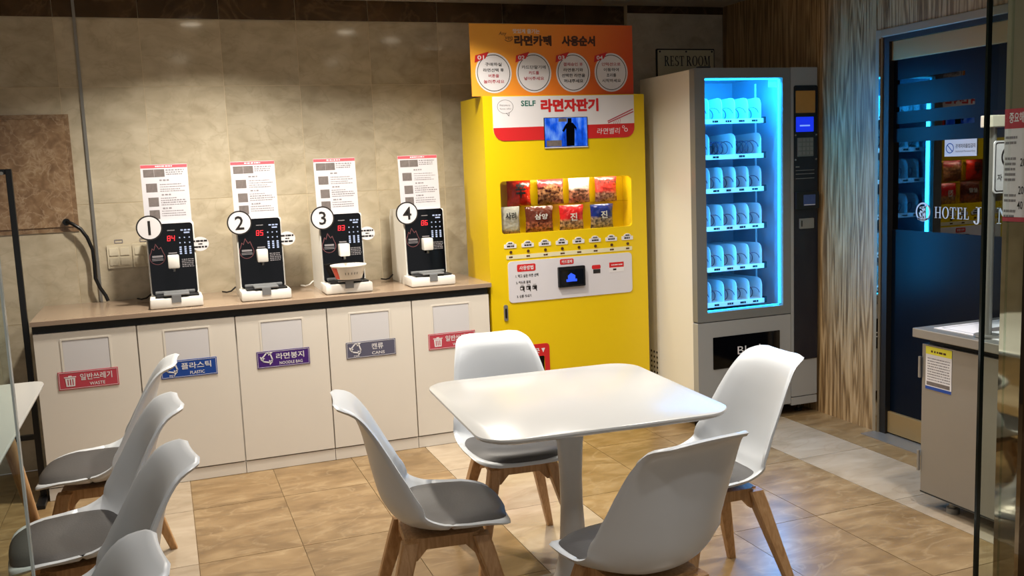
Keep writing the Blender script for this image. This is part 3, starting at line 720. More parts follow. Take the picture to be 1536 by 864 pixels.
MB().plate(PF, rrect(2.372, .869, 2.464, .895), 0, .0008).build('white_sticker', m_paper, pp)
bars(PF, [(2.385, 2.455, .91, .006)], .0008, .0014, 3).build('sticker_print', m_paper, pp)
bars(PF, [(2.395, 2.44, .884, .010)], .0008, .0014, 6, .3).build('sticker_dark_print', m_ink, pp)
ctm = MB().plate(PF, rrect(2.05, .808, 2.213, .923, .006), 0, .016).build('card_terminal', m_black, pp)
CF = Fr((0, YM-.020, 0))
MB().plate(CF, rrect(2.06, .818, 2.203, .905, .004), 0, .0008).build('terminal_screen', m_gloss_black, ctm)
MB().plate(CF, [(2.095, .838), (2.16, .838), (2.16, .852), (2.15, .852), (2.15, .872), (2.125, .886), (2.105, .872), (2.105, .852), (2.095, .852)], .0008, .0012).build('terminal_glow', M('terminal_blue', (40, 80, 235), .4, emit=.9, var=0), ctm)

# noodle packs
def pack_mat(name, top, mid, low, split=.0, mot=.5):
    m, nt, b, N, L = nodes_mat(name)
    tc = N('ShaderNodeTexCoord'); sx = N('ShaderNodeSeparateXYZ'); L(tc.outputs['Object'], sx.inputs[0])
    n = N('ShaderNodeTexNoise'); n.inputs['Scale'].default_value = 60; n.inputs['Detail'].default_value = 3; L(tc.outputs['Object'], n.inputs['Vector'])
    n2 = N('ShaderNodeTexNoise'); n2.inputs['Scale'].default_value = 11; L(tc.outputs['Object'], n2.inputs['Vector'])
    ad = N('ShaderNodeMath'); ad.operation = 'MULTIPLY_ADD'; ad.inputs[1].default_value = .06; L(n2.outputs['Fac'], ad.inputs[0]); L(sx.outputs['Z'], ad.inputs[2])
    st_ = N('ShaderNodeMapRange'); st_.inputs[1].default_value = .03+split-.008; st_.inputs[2].default_value = .03+split+.008; L(ad.outputs[0], st_.inputs[0])
    rp = N('ShaderNodeValToRGB'); ramp(rp, [(.36, lin(low)), (.52, lin(mid)), (.64, tuple(min(1, c*1.5) for c in lin(mid)[:3])+(1,))]); L(n.outputs['Fac'], rp.inputs[0])
    mx = N('ShaderNodeMix'); mx.data_type = 'RGBA'; mx.inputs[7].default_value = lin(top); L(st_.outputs[0], mx.inputs[0]); L(rp.outputs[0], mx.inputs[6])
    L(mx.outputs[2], b.inputs['Base Color']); b.inputs['Roughness'].default_value = .22; b.inputs['Coat Weight'].default_value = .3
    n3 = N('ShaderNodeTexNoise'); n3.inputs['Scale'].default_value = 22; n3.inputs['Detail'].default_value = 2; L(tc.outputs['Object'], n3.inputs['Vector'])
    bp = N('ShaderNodeBump'); bp.inputs['Strength'].default_value = .8; bp.inputs['Distance'].default_value = .02; L(n3.outputs['Fac'], bp.inputs['Height']); L(bp.outputs['Normal'], b.inputs['Normal'])
    return m
def noodle_pack(x, z, w, h, y, mt, lb, tx=None, tm=None, tz=.02, tw=.6, th=.3, tilt=0.0):
    t = thing('noodle_pack', lb, 'noodle pack', (x, y, z), tilt, 'noodle packs in the yellow machine')
    b = MB(); nx_, nz_ = 12, 10
    def pt(i, j, sgn):
        u = i/nx_*2-1; v = j/nz_*2-1
        bul = (max(0, 1-abs(u)**3)**.6)*(max(0, 1-abs(v)**2.6)**.6)*.026
        pinch = 1-.05*(1-abs(v)**2)
        return Vector((u*w/2*pinch, sgn*bul+.002*sgn*(abs(u) < 1 and abs(v) < 1)+.003*math.sin(u*9)*(abs(v) > .8), h/2+v*h/2))
    for sgn in (-1, 1):
        g = [[b.bm.verts.new(pt(i, j, sgn)) for i in range(nx_+1)] for j in range(nz_+1)]
        for j in range(nz_):
            for i in range(nx_):
                q = (g[j][i], g[j][i+1], g[j+1][i+1], g[j+1][i])
                b.bm.faces.new(q if sgn < 0 else q[::-1])
    bmesh.ops.remove_doubles(b.bm, verts=b.bm.verts, dist=1e-5)
    b.build('wrapper', mt, t, 70, world=False)
    if tx:
        tb = MB(); put_text(tb.bm, tx, Fr((0, -.0285, 0)), 0, h/2+tz, w*tw, h*th, 0, .025)
        # wrap on the bulge
        for v in tb.bm.verts:
            u = v.co.x/(w/2); vv = (v.co.z-h/2)/(h/2)
            v.co.y = -((max(0, 1-abs(u)**3)**.6)*(max(0, 1-abs(vv)**2.6)**.6)*.026+.009)
        tb.build('pack_print', tm, t, world=False, fix=False)
    return t
yU, yL = YM+.112, YM+.056
zU, zL = 1.2712, 1.1167
noodle_pack(1.880, zU, .145, .142, yU, pack_mat('pack_red_black', (196, 36, 18), (120, 40, 34), (40, 14, 14), -.01), 'red noodle pack with a big black character, on the upper shelf', '辛', m_ink, .018, .42, .62)
noodle_pack(2.072, zU, .162, .142, yU, pack_mat('pack_maroon', (150, 60, 62), (150, 104, 70), (60, 14, 16), .10), 'maroon noodle pack with a food picture, between red and white packs')
noodle_pack(2.25, zU, .134, .150, yU, pack_mat('pack_white_brown', (206, 196, 196), (166, 110, 88), (76, 50, 40), .075), 'white noodle pack with brown lower half on the upper shelf')
noodle_pack(2.42, zU, .142, .150, yU, pack_mat('pack_pink', (206, 60, 56), (176, 130, 112), (100, 44, 38), .05), 'pinkish red noodle pack with black lettering on the upper shelf', '너구리', m_ink, .042, .72, .2)
noodle_pack(1.795, zL, .128, .156, yL, pack_mat('pack_silver', (176, 174, 170), (150, 110, 72), (46, 40, 34), .025), 'silver noodle pack with black brush lettering on the lower shelf', '사리', m_ink, .028, .5, .24)
noodle_pack(1.975, zL, .170, .150, yL, pack_mat('pack_brown', (104, 48, 36), (150, 84, 60), (50, 16, 14), .06), 'brown noodle pack with pale lettering on the lower shelf', '삼양', m_paper, .018, .46, .21)
noodle_pack(2.172, zL, .152, .146, yL, pack_mat('pack_red', (206, 36, 40), (170, 130, 96), (70, 48, 36), .062), 'bright red noodle pack with one white character on the lower shelf', '진', m_paper, .008, .28, .30)
noodle_pack(2.362, zL, .146, .142, yL, pack_mat('pack_blue', (20, 40, 122), (150, 130, 110), (50, 46, 46), .066), 'blue noodle pack with one white character on the lower shelf', '진', m_paper, .012, .28, .30)

# orange instruction board on top of the yellow machine
m_or, nt, b_, N, L = nodes_mat('orange_board_print')
tc = N('ShaderNodeTexCoord'); sx_ = N('ShaderNodeSeparateXYZ'); L(tc.outputs['Object'], sx_.inputs[0])
ma = N('ShaderNodeMath'); ma.operation = 'MULTIPLY_ADD'; ma.inputs[1].default_value = -.55; L(sx_.outputs['Z'], ma.inputs[0]); L(sx_.outputs['X'], ma.inputs[2])
mr = N('ShaderNodeMapRange'); mr.inputs[1].default_value = -.55; mr.inputs[2].default_value = .45; L(ma.outputs[0], mr.inputs[0])
rp = N('ShaderNodeValToRGB'); ramp(rp, [(0, lin((236, 164, 52))), (.45, lin((232, 128, 34))), (1, lin((196, 52, 14)))]); L(mr.outputs[0], rp.inputs[0])
L(rp.outputs[0], b_.inputs['Base Color']); b_.inputs['Roughness'].default_value = .4
BY = YM+.02
t = thing('instruction_board', 'orange instruction board with four round steps, standing on the yellow machine', 'sign board', (2.1, BY, ZM))
bd = MB().box(1.602, 2.566, BY, BY+.006, ZM+.0005, 2.25).build('board', m_or, t)
BF = Fr((0, BY, 0))
text('board_title', [('라면카페', 1.962, 2.163, .215, .054), ('사용순서', 2.232, 2.163, .20, .054)], BF, 0, 0, 0, 0, m_brown, bd, .001, .055)
text('board_subtitle', '맛있게 즐기는', BF, 1.925, 2.212, .155, .024, m_paper, bd, .001, .02)
text('board_script', [('Any', 1.788, 2.197, .042, .024), ('ven', 1.822, 2.176, .042, .016)], BF, 0, 0, 0, 0, m_brown, bd, .001, .0, .2)
bs = MB(); bs.line(BF, [(1.80, 2.166), (1.815, 2.158), (1.83, 2.16), (1.842, 2.168)], .003, 0, .001); bs.build('script_stroke', m_brown, bd)
steps = [(1.728, '01', [('구매하실', 0, .045, 0), ('라면선택 후', 0, .015, 0), ('버튼을', 0, -.015, 1), ('눌러주세요', 0, -.045, 1)]),
         (1.960, '02', [('카드단말기에', 0, .03, 0), ('카드를', 0, 0, 1), ('넣어주세요', 0, -.03, 1)]),
         (2.195, '03', [('결제승인 후', 0, .045, 1), ('라면용기와', 0, .015, 0), ('선택한 라면을', 0, -.015, 0), ('꺼내주세요', 0, -.045, 0)]),
         (2.428, '04', [('인덕션으로', 0, .045, 1), ('이동하여', 0, .015, 0), ('조리를', 0, -.015, 0), ('시작하세요', 0, -.045, 0)])]
cz = 1.992; BF2 = Fr((0, BY-.0012, 0))
for cx, no, lines in steps:
    dk = MB().plate(BF, circle(cx, cz, .103, .106, 40), 0, .0012).build('step_disc', m_paper, bd)
    MB().ring(BF2, cx, cz, .094, .0905, 0, .0006, 40, 1.03).build('step_ring', m_ink, dk)
    fl = MB().plate(BF2, [(cx-.105, cz+.055), (cx-.10, cz+.092), (cx-.022, cz+.112), (cx-.035, cz+.09), (cx-.045, cz+.075)], 0, .0012).build('step_ribbon', m_red, dk)
    text('step_number', no, BF2, cx-.07, cz+.081, .038, .022, m_paper, dk, .0018, .02)
    for red in (0, 1):
        rows = [(s_, cx+a, cz+b2, .0235*len(s_.replace(' ', '')) if len(s_) > 3 else .06, .019) for s_, a, b2, r_ in lines if r_ == red]
        if rows: text('step_text', rows, BF2, 0, 0, 0, 0, m_signred if red else m_ink, dk, .0008, .015)

# ================================================================== BLUE-LIT VENDING MACHINE
VX0, VXS, VX1, VY, VYB, VZ = 2.694, 3.305, 3.483, 4.40, 5.0, 1.965
VF = Fr((0, VY, 0))
t = vm = thing('snack_vending_machine', 'empty snack vending machine with cream sides and a blue-lit glass door', 'vending machine', ((VX0+VX1)/2, 4.7, 0))
MB().box(VX0, VX0+.02, VY+.05, VYB, .06, VZ, .003).build('side_panel', m_vside, t)
MB().box(VX0+.02, VX1, VYB-.02, VYB, .06, VZ).build('back_panel', m_vside, t)
MB().box(VX0+.02, VX1, VY+.05, VYB-.02, VZ-.02, VZ).build('top_panel', m_grey, t)
MB().box(VX1-.016, VX1, VY+.05, VYB-.02, .06, VZ-.02).build('side_panel', m_vside, t)
MB().box(VX0+.02, VX1-.016, VY+.05, VYB-.02, .06, .08).build('bottom_panel', m_grey, t)
for x in (VX0+.05, VX1-.06):
    for y in (VY+.09, VYB-.08): MB().lathe([(.022, 0), (.022, .012), (.011, .014), (.011, .06)], (x, y, 0), 14).build('foot', m_black, t, 40)
vh = MB()
SFv = Fr((VX0, 0, 0), 'right')
for i in range(6):
    for j in range(6): vh.plate(SFv, circle(-(4.86+i*.034), .205+j*.031, .0075, seg=8), 0, .0012)
vh.build('vent_holes', m_black, t, kind='stuff')
# door: frame, pane, lower panel
wx0, wx1, wz0, wz1 = 2.757, 3.252, .652, 1.916
dr = MB().plate(VF, rrect(VX0, .602, VXS-.003, VZ+.004, .006), -.05, 0, [rrect(wx0, wz0, wx1, wz1, .004)]).build('door_frame', m_grey, t)
MB().box(wx0-.008, wx1+.008, VY+.012, VY+.018, wz0-.008, wz1+.008).build('door_pane', glass('vending_pane', (250, 253, 255), 1.35), dr)
MB().box(VX0+.03, VX0+.1, VY-.004, VY+.03, VZ+.0045, VZ+.012, .002).build('hinge', m_black, dr)
lp = MB().plate(VF, rrect(VX0, .075, VXS-.003, .597, .004), -.05, 0).build('lower_panel', m_lgrey, t)
bp_ = MB().plate(VF, rrect(2.788, .332, 3.226, .512, .004), 0, .003).build('pickup_flap', m_gloss_black, lp)
text('flap_lettering', 'Black', Fr((0, VY-.003, 0)), 3.035, .424, .18, .045, m_paper, bp_, .0006)
# product chamber
m_liner = M('white_liner', (146, 170, 190), .5, var=.01)
ch = MB().box(wx0-.03, wx1+.04, VYB-.06, VYB-.05, .62, 1.94).box(wx0-.035, wx0-.03, VY+.055, VYB-.05, .62, 1.94).box(wx1+.035, wx1+.04, VY+.055, VYB-.06, .62, 1.94).box(wx0-.03, wx1+.035, VY+.055, VYB-.06, 1.935, 1.94).box(wx0-.03, wx1+.035, VY+.055, VYB-.06, .62, .628)
ch.build('product_chamber', m_liner, t)
BLUE = (.014, .40, 1.0)
m_blue = M('cyan_led_strip', (40, 190, 255), .5, emit=5.0, var=0)
MB().box(wx1-.010, wx1-.001, VY+.022, VY+.034, wz0+.01, wz1-.005).build('led_strip', m_blue, dr)
MB().box(wx0+.002, wx0+.006, VY+.022, VY+.034, wz0+.01, wz1-.005).build('led_strip', m_blue, dr)
MB().box(wx0+.008, wx1-.012, VY+.022, VY+.03, wz1-.009, wz1-.002).build('led_strip', m_blue, dr)
MB().box(wx0+.008, wx1-.012, VY+.022, VY+.03, wz0+.004, wz0+.008).build('led_strip', m_blue, dr)
def vlamp(loc, rot, sx, sy, e):
    ld = bpy.data.lights.new('lamp', 'AREA'); ld.shape = 'RECTANGLE'; ld.size = sx; ld.size_y = sy; ld.energy = e; ld.color = BLUE
    lo = bpy.data.objects.new('lamp', ld); COL.objects.link(lo); lo.parent = vm; lo.location = Vector(loc)-vm.location; lo.rotation_euler = rot
VLW = 13.0
vlamp((wx1-.014, VY+.035, 1.28), (0, PI/2, math.radians(35)), 1.2, .02, VLW)       # right strip, shining in and to the left
vlamp((wx0+.012, VY+.035, 1.28), (0, -PI/2, math.radians(-35)), 1.2, .02, VLW*.7)
vlamp((3.0, VY+.03, wz1-.012), (math.radians(25), 0, 0), .44, .02, VLW*.8)
# shelves with dividers, coils and label strips
m_tray2 = M('milky_divider', (216, 234, 240), .35, var=0)
m_coil = M('dark_coil', (60, 76, 110), .4, metal=.4, var=0)
m_price = M('pale_price_strip', (236, 240, 240), .5, var=0)
DY0, DY1 = 4.505, 4.90
dv = Fr((0, 0, 0), 'left')
def divider_mesh(h):
    pts = [(0, 0), (DY1-DY0, 0), (DY1-DY0, h*.9), (.045, h), (.02, h-.006), (.006, h-.02), (0, h-.04)]
    b = MB(); b.plate(Fr((0, 0, 0), u=(0, 1, 0), v=(0, 0, 1)), pts, -.0015, .0015); return b.mesh(m_tray2)
div_me = divider_mesh(.118)
def coil_mesh(r, turns, ln):
    n = turns*14; b = MB()
    b.tube([(r*math.cos(2*PI*turns*i/n), ln*i/n, r+r*math.sin(2*PI*turns*i/n)) for i in range(n+1)], .0022, 4)
    return b.mesh(m_coil, 60)
coil_n = coil_mesh(.031, 5, .34); coil_w = coil_mesh(.036, 7, .34)
TZ = [1.688, 1.494, 1.309, 1.100, .872, .672]
edges_n = [3.187-.0845*k for k in range(6)][::-1]
for r, z in enumerate(TZ):
    sh = MB().box(wx0-.028, 3.192, DY0, DY1, z+.010, z+.014).build('shelf', m_tray2, t)
    eds = edges_n if r != 1 else [edges_n[0], edges_n[1], edges_n[3], edges_n[5]]
    for e in eds:
        o = bpy.data.objects.new('divider', div_me); COL.objects.link(o); o.parent = sh; o.location = Vector((e, DY0+.004, z+.0145))-t.location
    for a, b2 in zip(eds[:-1], eds[1:]):
        wide = b2-a > .1
        for cx in ([(a+b2)/2] if not wide else [(a+b2)/2-.034, (a+b2)/2+.034]):
            o = bpy.data.objects.new('coil', coil_w if wide else coil_n); COL.objects.link(o); o.parent = sh; o.location = Vector((cx, DY0+.012, z+.016))-t.location
    ps2 = MB().box(wx0-.028, 3.192, DY0-.012, DY0-.001, z-.010, z+.016).build('price_rail', m_price, sh)
    bars(Fr((0, DY0-.012, 0)), [(a+.012, a+.05, z+.003, .011) for a in eds[:-1]], 0, .0008, r+40, 2.2).build('price_tags', m_ink, ps2, kind='stuff')
    MB().box(3.194, 3.212, DY0-.010, DY0+.02, z-.012, z+.024, .003).build('shelf_catch', m_navy, sh)
MB().box(3.215, 3.22, 4.6, 4.61, .66, 1.9).build('shelf_rail', m_tray2, t)
m_trans, nt, b_, N, L = nodes_mat('translucent_sticker')
nt.nodes.remove(b_); tr = N('ShaderNodeBsdfTranslucent'); tr.inputs[0].default_value = (.8, .85, .9, 1); L(tr.outputs[0], nt.nodes['Material Output'].inputs['Surface'])
MB().rect(Fr((0, VY+.0115, 0)), 3.165, 1.865, 3.222, 1.905, 0, .0006).build('pane_sticker', m_trans, dr)
# control column
cc = MB().plate(VF, rrect(VXS, .112, VX1, VZ+.006, .005), -.05, 0).build('control_column', m_lgrey, t)
MB().plate(VF, rrect(VXS, .062, VX1, .107, .003), -.05, 0).build('column_base', m_lgrey, t)
MB().plate(VF, rrect(3.324, .325, VX1, 1.872, rs=(.004, .004, .012, .012)), 0, .004).build('navy_fascia', m_navy, cc)
NF = Fr((0, VY-.004, 0))
MB().plate(NF, rrect(3.335, 1.722, 3.465, 1.843, .003), 0, .001).build('amber_display', M('amber_screen', (150, 108, 48), .3, emit=.12, var=.12, vscale=40), cc)
bd_ = MB().plate(NF, rrect(3.337, 1.618, 3.455, 1.70, .003), 0, .001).build('blue_display', M('blue_screen', (22, 50, 235), .3, emit=.9, var=.05), cc)
MB().rect(Fr((0, VY-.005, 0)), 3.362, 1.648, 3.43, 1.656, 0, .0005).build('display_line', M('screen_line', (130, 170, 255), .4, emit=.9, var=0), cc)
kp = MB().plate(NF, rrect(3.345, 1.482, 3.452, 1.586, .004), 0, .003).build('keypad', m_grey, cc)
for r in range(4):
    for q in range(4): MB().plate(Fr((0, VY-.007, 0)), rrect(3.351+q*.025, 1.565-r*.0245, 3.372+q*.025, 1.582-r*.0245, .003), 0, .003).build('key', m_steel, kp)
for x in (3.333, 3.472):
    for z in (1.60, 1.465): MB().plate(NF, circle(x, z, .005, seg=10), 0, .003).build('screw', m_steel, cc)
bars(NF, [(3.335, 3.36, 1.425, .006), (3.335, 3.46, 1.405, .003), (3.335, 3.46, 1.385, .003), (3.335, 3.46, 1.36, .003)], 0, .0006, 5, 3).build('fascia_print', m_grey, cc, kind='stuff')
rd = MB().plate(NF, rrect(3.327, 1.19, 3.478, 1.285, .004), 0, .02).build('card_reader', m_black, cc)
MB().plate(Fr((0, VY-.024, 0)), rrect(3.372, 1.207, 3.452, 1.268, .003), 0, .001).build('reader_screen', M('reader_lcd', (50, 64, 104), .3, emit=.15, var=.4, vscale=90), rd)
MB().rect(Fr((0, VY-.025, 0)), 3.376, 1.21, 3.45, 1.214, 0, .0006).build('reader_line', m_paper, rd)
MB().plate(NF, rrect(3.357, 1.078, 3.453, 1.135, .004), 0, .008).build('coin_slot', m_steel, cc)
MB().plate(Fr((0, VY-.012, 0)), rrect(3.366, 1.09, 3.374, 1.125, .002), 0, .0008).build('coin_gap', m_black, cc)

# rest room sign on the niche wall
RW = YB-.042
t = thing('rest_room_sign', 'cream REST ROOM plaque with dark edge on the wall above the vending machine', 'sign', (3.23, RW, 2.09))
RFm = Fr((0, RW, 0))
MB().plate(RFm, rrect(3.008, 1.98, 3.432, 2.19, .006), 0, .012).build('plaque_edge', m_dark, t)
pl = MB().plate(RFm, rrect(3.016, 1.988, 3.424, 2.182, .005), .012, .016).build('plaque', M('cream_plaque', (206, 200, 168), .4), t)
lt = MB(); RF2 = Fr((0, RW-.016, 0)); serif(lt, 'REST', RF2, 3.062, 2.083, .148, .062, 0, .002); serif(lt, 'ROOM', RF2, 3.222, 2.083, .18, .062, 0, .002)
lt.build('plaque_lettering', m_ink, t)
for x in (3.03, 3.22, 3.41): MB().plate(RF2, circle(x, 2.172, .006, seg=10), 0, .003).build('plaque_screw', m_ink, t)

# ================================================================== CHAIRS
def cr(pts, s):
    n = len(pts)-1; f = s*n; i = min(int(f), n-1); u = f-i
    p = [pts[max(0, min(n, i+k))] for k in (-1, 0, 1, 2)]
    return [.5*((2*p[1][k])+(-p[0][k]+p[2][k])*u+(2*p[0][k]-5*p[1][k]+4*p[2][k]-p[3][k])*u*u+(-p[0][k]+3*p[1][k]-3*p[2][k]+p[3][k])*u**3) for k in range(len(p[1]))]
#        y      z     halfw  lift
PROF = [(.168, .416, .135, .000), (.148, .426, .178, .008), (.085, .419, .202, .030), (.01, .408, .210, .046), (-.07, .408, .213, .058), (-.150, .430, .213, .080), (-.200, .490, .208, .092),
        (-.224, .572, .195, .076), (-.240, .655, .182, .050), (-.258, .732, .166, .026), (-.286, .792, .146, .008), (-.337, .823, .124, -.004)]
def shell_pt(s, v, d=0.0):
    e = 1e-3
    sv = s
    if s > .80: sv = s-.018*(1-v*v)*((s-.80)/.20)
    y, z, w, k = cr(PROF, sv); a = cr(PROF, max(0, sv-e)); b = cr(PROF, min(1, sv+e))
    ty, tz = b[0]-a[0], b[1]-a[1]; l = math.hypot(ty, tz) or 1; ty /= l; tz /= l
    ny, nz = tz, -ty
    lift = k*abs(v)**2.2+d
    return Vector((w*v, y+ny*lift, z+nz*lift))
def end_round(s):
    def g(q): return (1-max(0, q)**2.6)**(1/2.6)
    lo = .30+.70*g((.13-s)/.13) if s < .13 else 1
    hi = .66+.34*g((s-.90)/.10) if s > .90 else 1
    return min(lo, hi)
def make_chair():
    root = thing('shell_chair', 'chair', 'chair', (0, 0, 0), 0, 'white shell chairs around the tables')
    ns, nv = 44, 22; b = MB(); TH = .013
    G = [[None]*(nv+1) for _ in range(ns+1)]; Nn = [[None]*(nv+1) for _ in range(ns+1)]
    P = lambda i, j: shell_pt(i/ns, (j/nv*2-1)*end_round(i/ns))
    for i in range(ns+1):
        for j in range(nv+1): G[i][j] = P(i, j)
    for i in range(ns+1):
        for j in range(nv+1):
            a = G[min(ns, i+1)][j]-G[max(0, i-1)][j]; c = G[i][min(nv, j+1)]-G[i][max(0, j-1)]
            Nn[i][j] = c.cross(a).normalized()          # upper / inner side
            if Nn[i][j].z < 0 and i < ns//3: Nn[i][j] *= -1
    top = [[b.bm.verts.new(G[i][j]+Nn[i][j]*TH/2) for j in range(nv+1)] for i in range(ns+1)]
    bot = [[b.bm.verts.new(G[i][j]-Nn[i][j]*TH/2) for j in range(nv+1)] for i in range(ns+1)]
    for i in range(ns):
        for j in range(nv):
            b.bm.faces.new((top[i][j], top[i][j+1], top[i+1][j+1], top[i+1][j]))
            b.bm.faces.new((bot[i][j], bot[i+1][j], bot[i+1][j+1], bot[i][j+1]))
    loop = [(0, j) for j in range(nv)]+[(i, nv) for i in range(ns)]+[(ns, j) for j in range(nv, 0, -1)]+[(i, 0) for i in range(ns, 0, -1)]
    n = len(loop); cen = G[ns//2][nv//2]
    mid = []
    for k, (i, j) in enumerate(loop):
        (i0, j0), (i1, j1) = loop[k-1], loop[(k+1) % n]
        tg = (G[i1][j1]-G[i0][j0]).normalized(); o_ = tg.cross(Nn[i][j]).normalized()
        inn = G[min(ns-2, max(2, i))][min(nv-2, max(2, j))]
        if o_.dot(G[i][j]-inn) < 0: o_ = -o_
        mid.append(b.bm.verts.new(G[i][j]+o_*TH*.55))
    for k in range(n):
        (i0, j0), (i1, j1) = loop[k], loop[(k+1) % n]; k1 = (k+1) % n
        b.bm.faces.new((top[i0][j0], mid[k], mid[k1], top[i1][j1]))
        b.bm.faces.new((mid[k], bot[i0][j0], bot[i1][j1], mid[k1]))
    sh = b.build('seat_shell', m_shell, root, 80, world=False)
    # cushion
    c = MB(); rings = []
    NR, NA = 9, 40
    for r in range(NR+1):
        q = r/NR
        ring = []
        for a in range(NA):
            th = 2*PI*a/NA; ex = 2.0/2.9
            cu = math.copysign(abs(math.cos(th))**ex, math.cos(th)); su = math.copysign(abs(math.sin(th))**ex, math.sin(th))
            s = .248+.218*q*cu; v = .93*q*su*(1-.03*cu)
            ring.append(shell_pt(s, v, TH/2+.001+.026*(1-q**3.2)+.006*(1-q**14)))
        rings.append(ring)
    V = [[c.bm.verts.new(p) for p in (r if k else r[:1])] for k, r in enumerate(rings)]
    for a in range(NA): c.bm.faces.new((V[0][0], V[1][a], V[1][(a+1) % NA]))
    for k in range(1, NR):
        for a in range(NA): c.bm.faces.new((V[k][a], V[k+1][a], V[k+1][(a+1) % NA], V[k][(a+1) % NA]))
    c.build('seat_cushion', m_pad, root, 80, world=False)
    # wooden legs with rails
    def leg_pt(sx, sy, z): 
        q = 1-z/.385; return Vector((sx*(.110+.095*q), -.03+sy*(.108+.110*q), z))
    for sx in (-1, 1):
        for sy in (-1, 1):
            l = MB(); rr = []
            for z in (0, .20, .325, .385):
                p = leg_pt(sx, sy, z); h = .0135+.013*min(1, z/.34); h2 = .0125+.009*min(1, z/.34)
                rr.append([p+Vector((a*h2, b_*h, 0)) for a, b_ in ((-1, -.8), (-.8, -1), (.8, -1), (1, -.8), (1, .8), (.8, 1), (-.8, 1), (-1, .8))])
            l.loft(rr); l.build('leg', m_leg, root, 30, world=False)
    for sy in (-1, 1):
        yy = -.03+sy*.112
        p = [(-.09, .325), (-.06, .358), (.06, .358), (.09, .325), (.10, .325), (.10, .390), (-.10, .390), (-.10, .325)]
        MB().plate(Fr((0, yy, 0)), p, -.011, .011).build('rail', m_leg, root, world=False)
    for sx in (-1, 1):
        p = [(-.12, .325), (-.09, .358), (.03, .358), (.06, .325), (.07, .325), (.07, .390), (-.13, .390), (-.13, .325)]
        MB().plate(Fr((sx*.108, 0, 0), 'left'), p, -.011, .011).build('rail', m_leg, root, world=False)
    b = MB().plate(Fr((0, 0, .382), 'top'), rrect(-.12, -.14, .12, .08, .03), 0, .012)
    b.build('mount_plate', m_leg, root, world=False)
    return root
ch0 = make_chair()
CHAIRS = [  # x, y, facing angle (direction the sitter looks), label
    (.772, 2.757, -7, 'white shell chair at the square table, its back towards the left row of chairs'),
    (1.195, 3.27, -94, 'white shell chair at the square table, its back to the yellow machine'),
    (1.655, 2.70, 179, 'white shell chair at the square table, its back to the steel cabinet and glass door'),
    (1.152, 2.235, 98, 'white shell chair at the square table, facing the yellow machine across it'),
    (-.325, 3.765, 176, 'white shell chair at the wood-legged table, closest of its row to the bin cabinets'),
    (-.33, 3.01, 186, 'white shell chair in the left row, second from the bin cabinets'),
    (-.31, 2.40, 188, 'white shell chair in the left row, third from the bin cabinets'),
    (-.385, 1.75, 188, 'white shell chair in the left row, furthest from the bin cabinets')]
for i, (x, y, a, lb) in enumerate(CHAIRS):
    o = ch0 if i == 0 else copy_tree(ch0)
    o.location = (x, y, 0); o.rotation_euler = (0, 0, math.radians(a-90)); o['label'] = lb

# ================================================================== TABLES
t = thing('square_table', 'square white table with rounded corners on a white trumpet pedestal', 'table', (1.218, 2.808, 0), math.radians(-3.1))
tp = MB(); n_ = 10
def sq(h, z, r): return [(p[0], p[1], z) for p in rrect(-h, -h, h, h, r, n_)]
tp.loft([sq(.375, .7055, .09), sq(.399, .716, .10), sq(.405, .724, .105), sq(.404, .729, .104), sq(.401, .7305, .101)])
tp.build('table_top', m_white, t, 35, world=False)
MB().lathe([(.240, 0), (.243, .004), (.238, .010), (.19, .020), (.12, .042), (.075, .085), (.055, .15), (.044, .24), (.038, .36), (.038, .46), (.044, .57), (.056, .66), (.064, .705)], seg=48).build('pedestal', m_white, t, 50, world=False)
def wood_table(y0, y1, lb):
    xa, xb = -1.28, -.485; cx, cy = (xa+xb)/2, (y0+y1)/2; hx, hy = (xb-xa)/2, (y1-y0)/2
    t = thing('wood_leg_table', lb, 'table', (cx, cy, 0), 0, 'wood-legged tables of the left row')
    def rr(i, z): return [(p[0], p[1], z) for p in rrect(-hx+i, -hy+i, hx-i, hy-i, .05-i, 6)]
    MB().loft([rr(.02, .707), rr(.002, .716), rr(0, .724), rr(.003, .7305)]).build('table_top', m_white, t, 35, world=False)
    for sx in (-1, 1):
        for sy in (-1, 1):
            a = Vector((sx*(hx-.16), sy*(hy-.14), .69)); b_ = Vector((sx*(hx-.05), sy*(hy-.05), 0))
            MB().tube([b_, b_.lerp(a, .5), a], [.016, .022, .027], 12).build('leg', m_leg, t, 40, world=False)
    MB().box(-hx+.15, hx-.15, -hy+.13, -hy+.15, .655, .706).box(-hx+.15, hx-.15, hy-.15, hy-.13, .655, .706).box(-hx+.15, -hx+.17, -hy+.15, hy-.15, .655, .706).box(hx-.17, hx-.15, -hy+.15, hy-.15, .655, .706).build('apron', m_dark, t, world=False)
wood_table(2.87, 4.07, 'white table with splayed wooden legs, beside the black stand')
wood_table(1.30, 2.83, 'white table with splayed wooden legs, further from the black stand')

# black metal stand at the left wall
t = thing('black_stand', 'thin black metal frame stand beside the bin cabinets', 'stand', (-.9, 4.87, 0))
MB().box(-.652, -.626, 4.86, 4.885, 0, 1.575, .002).build('post', m_black, t)
MB().box(-1.20, -1.174, 4.86, 4.885, 0, 1.575, .002).build('post', m_black, t)
MB().box(-1.174, -.652, 4.862, 4.883, 1.55, 1.575, .002).build('top_bar', m_black, t)
MB().box(-1.174, -.652, 4.862, 4.883, .30, .325, .002).build('lower_bar', m_black, t)
MB().box(-.66, -.618, 4.72, 5.02, 0, .02, .003).build('foot_bar', m_black, t); MB().box(-1.208, -1.166, 4.72, 5.02, 0, .02, .003).build('foot_bar', m_black, t)
MB().plate(Fr((0, 4.8625, 0)), circle(-.668, 1.556, .008, seg=12), 0, .003).build('bolt', m_steel, t)

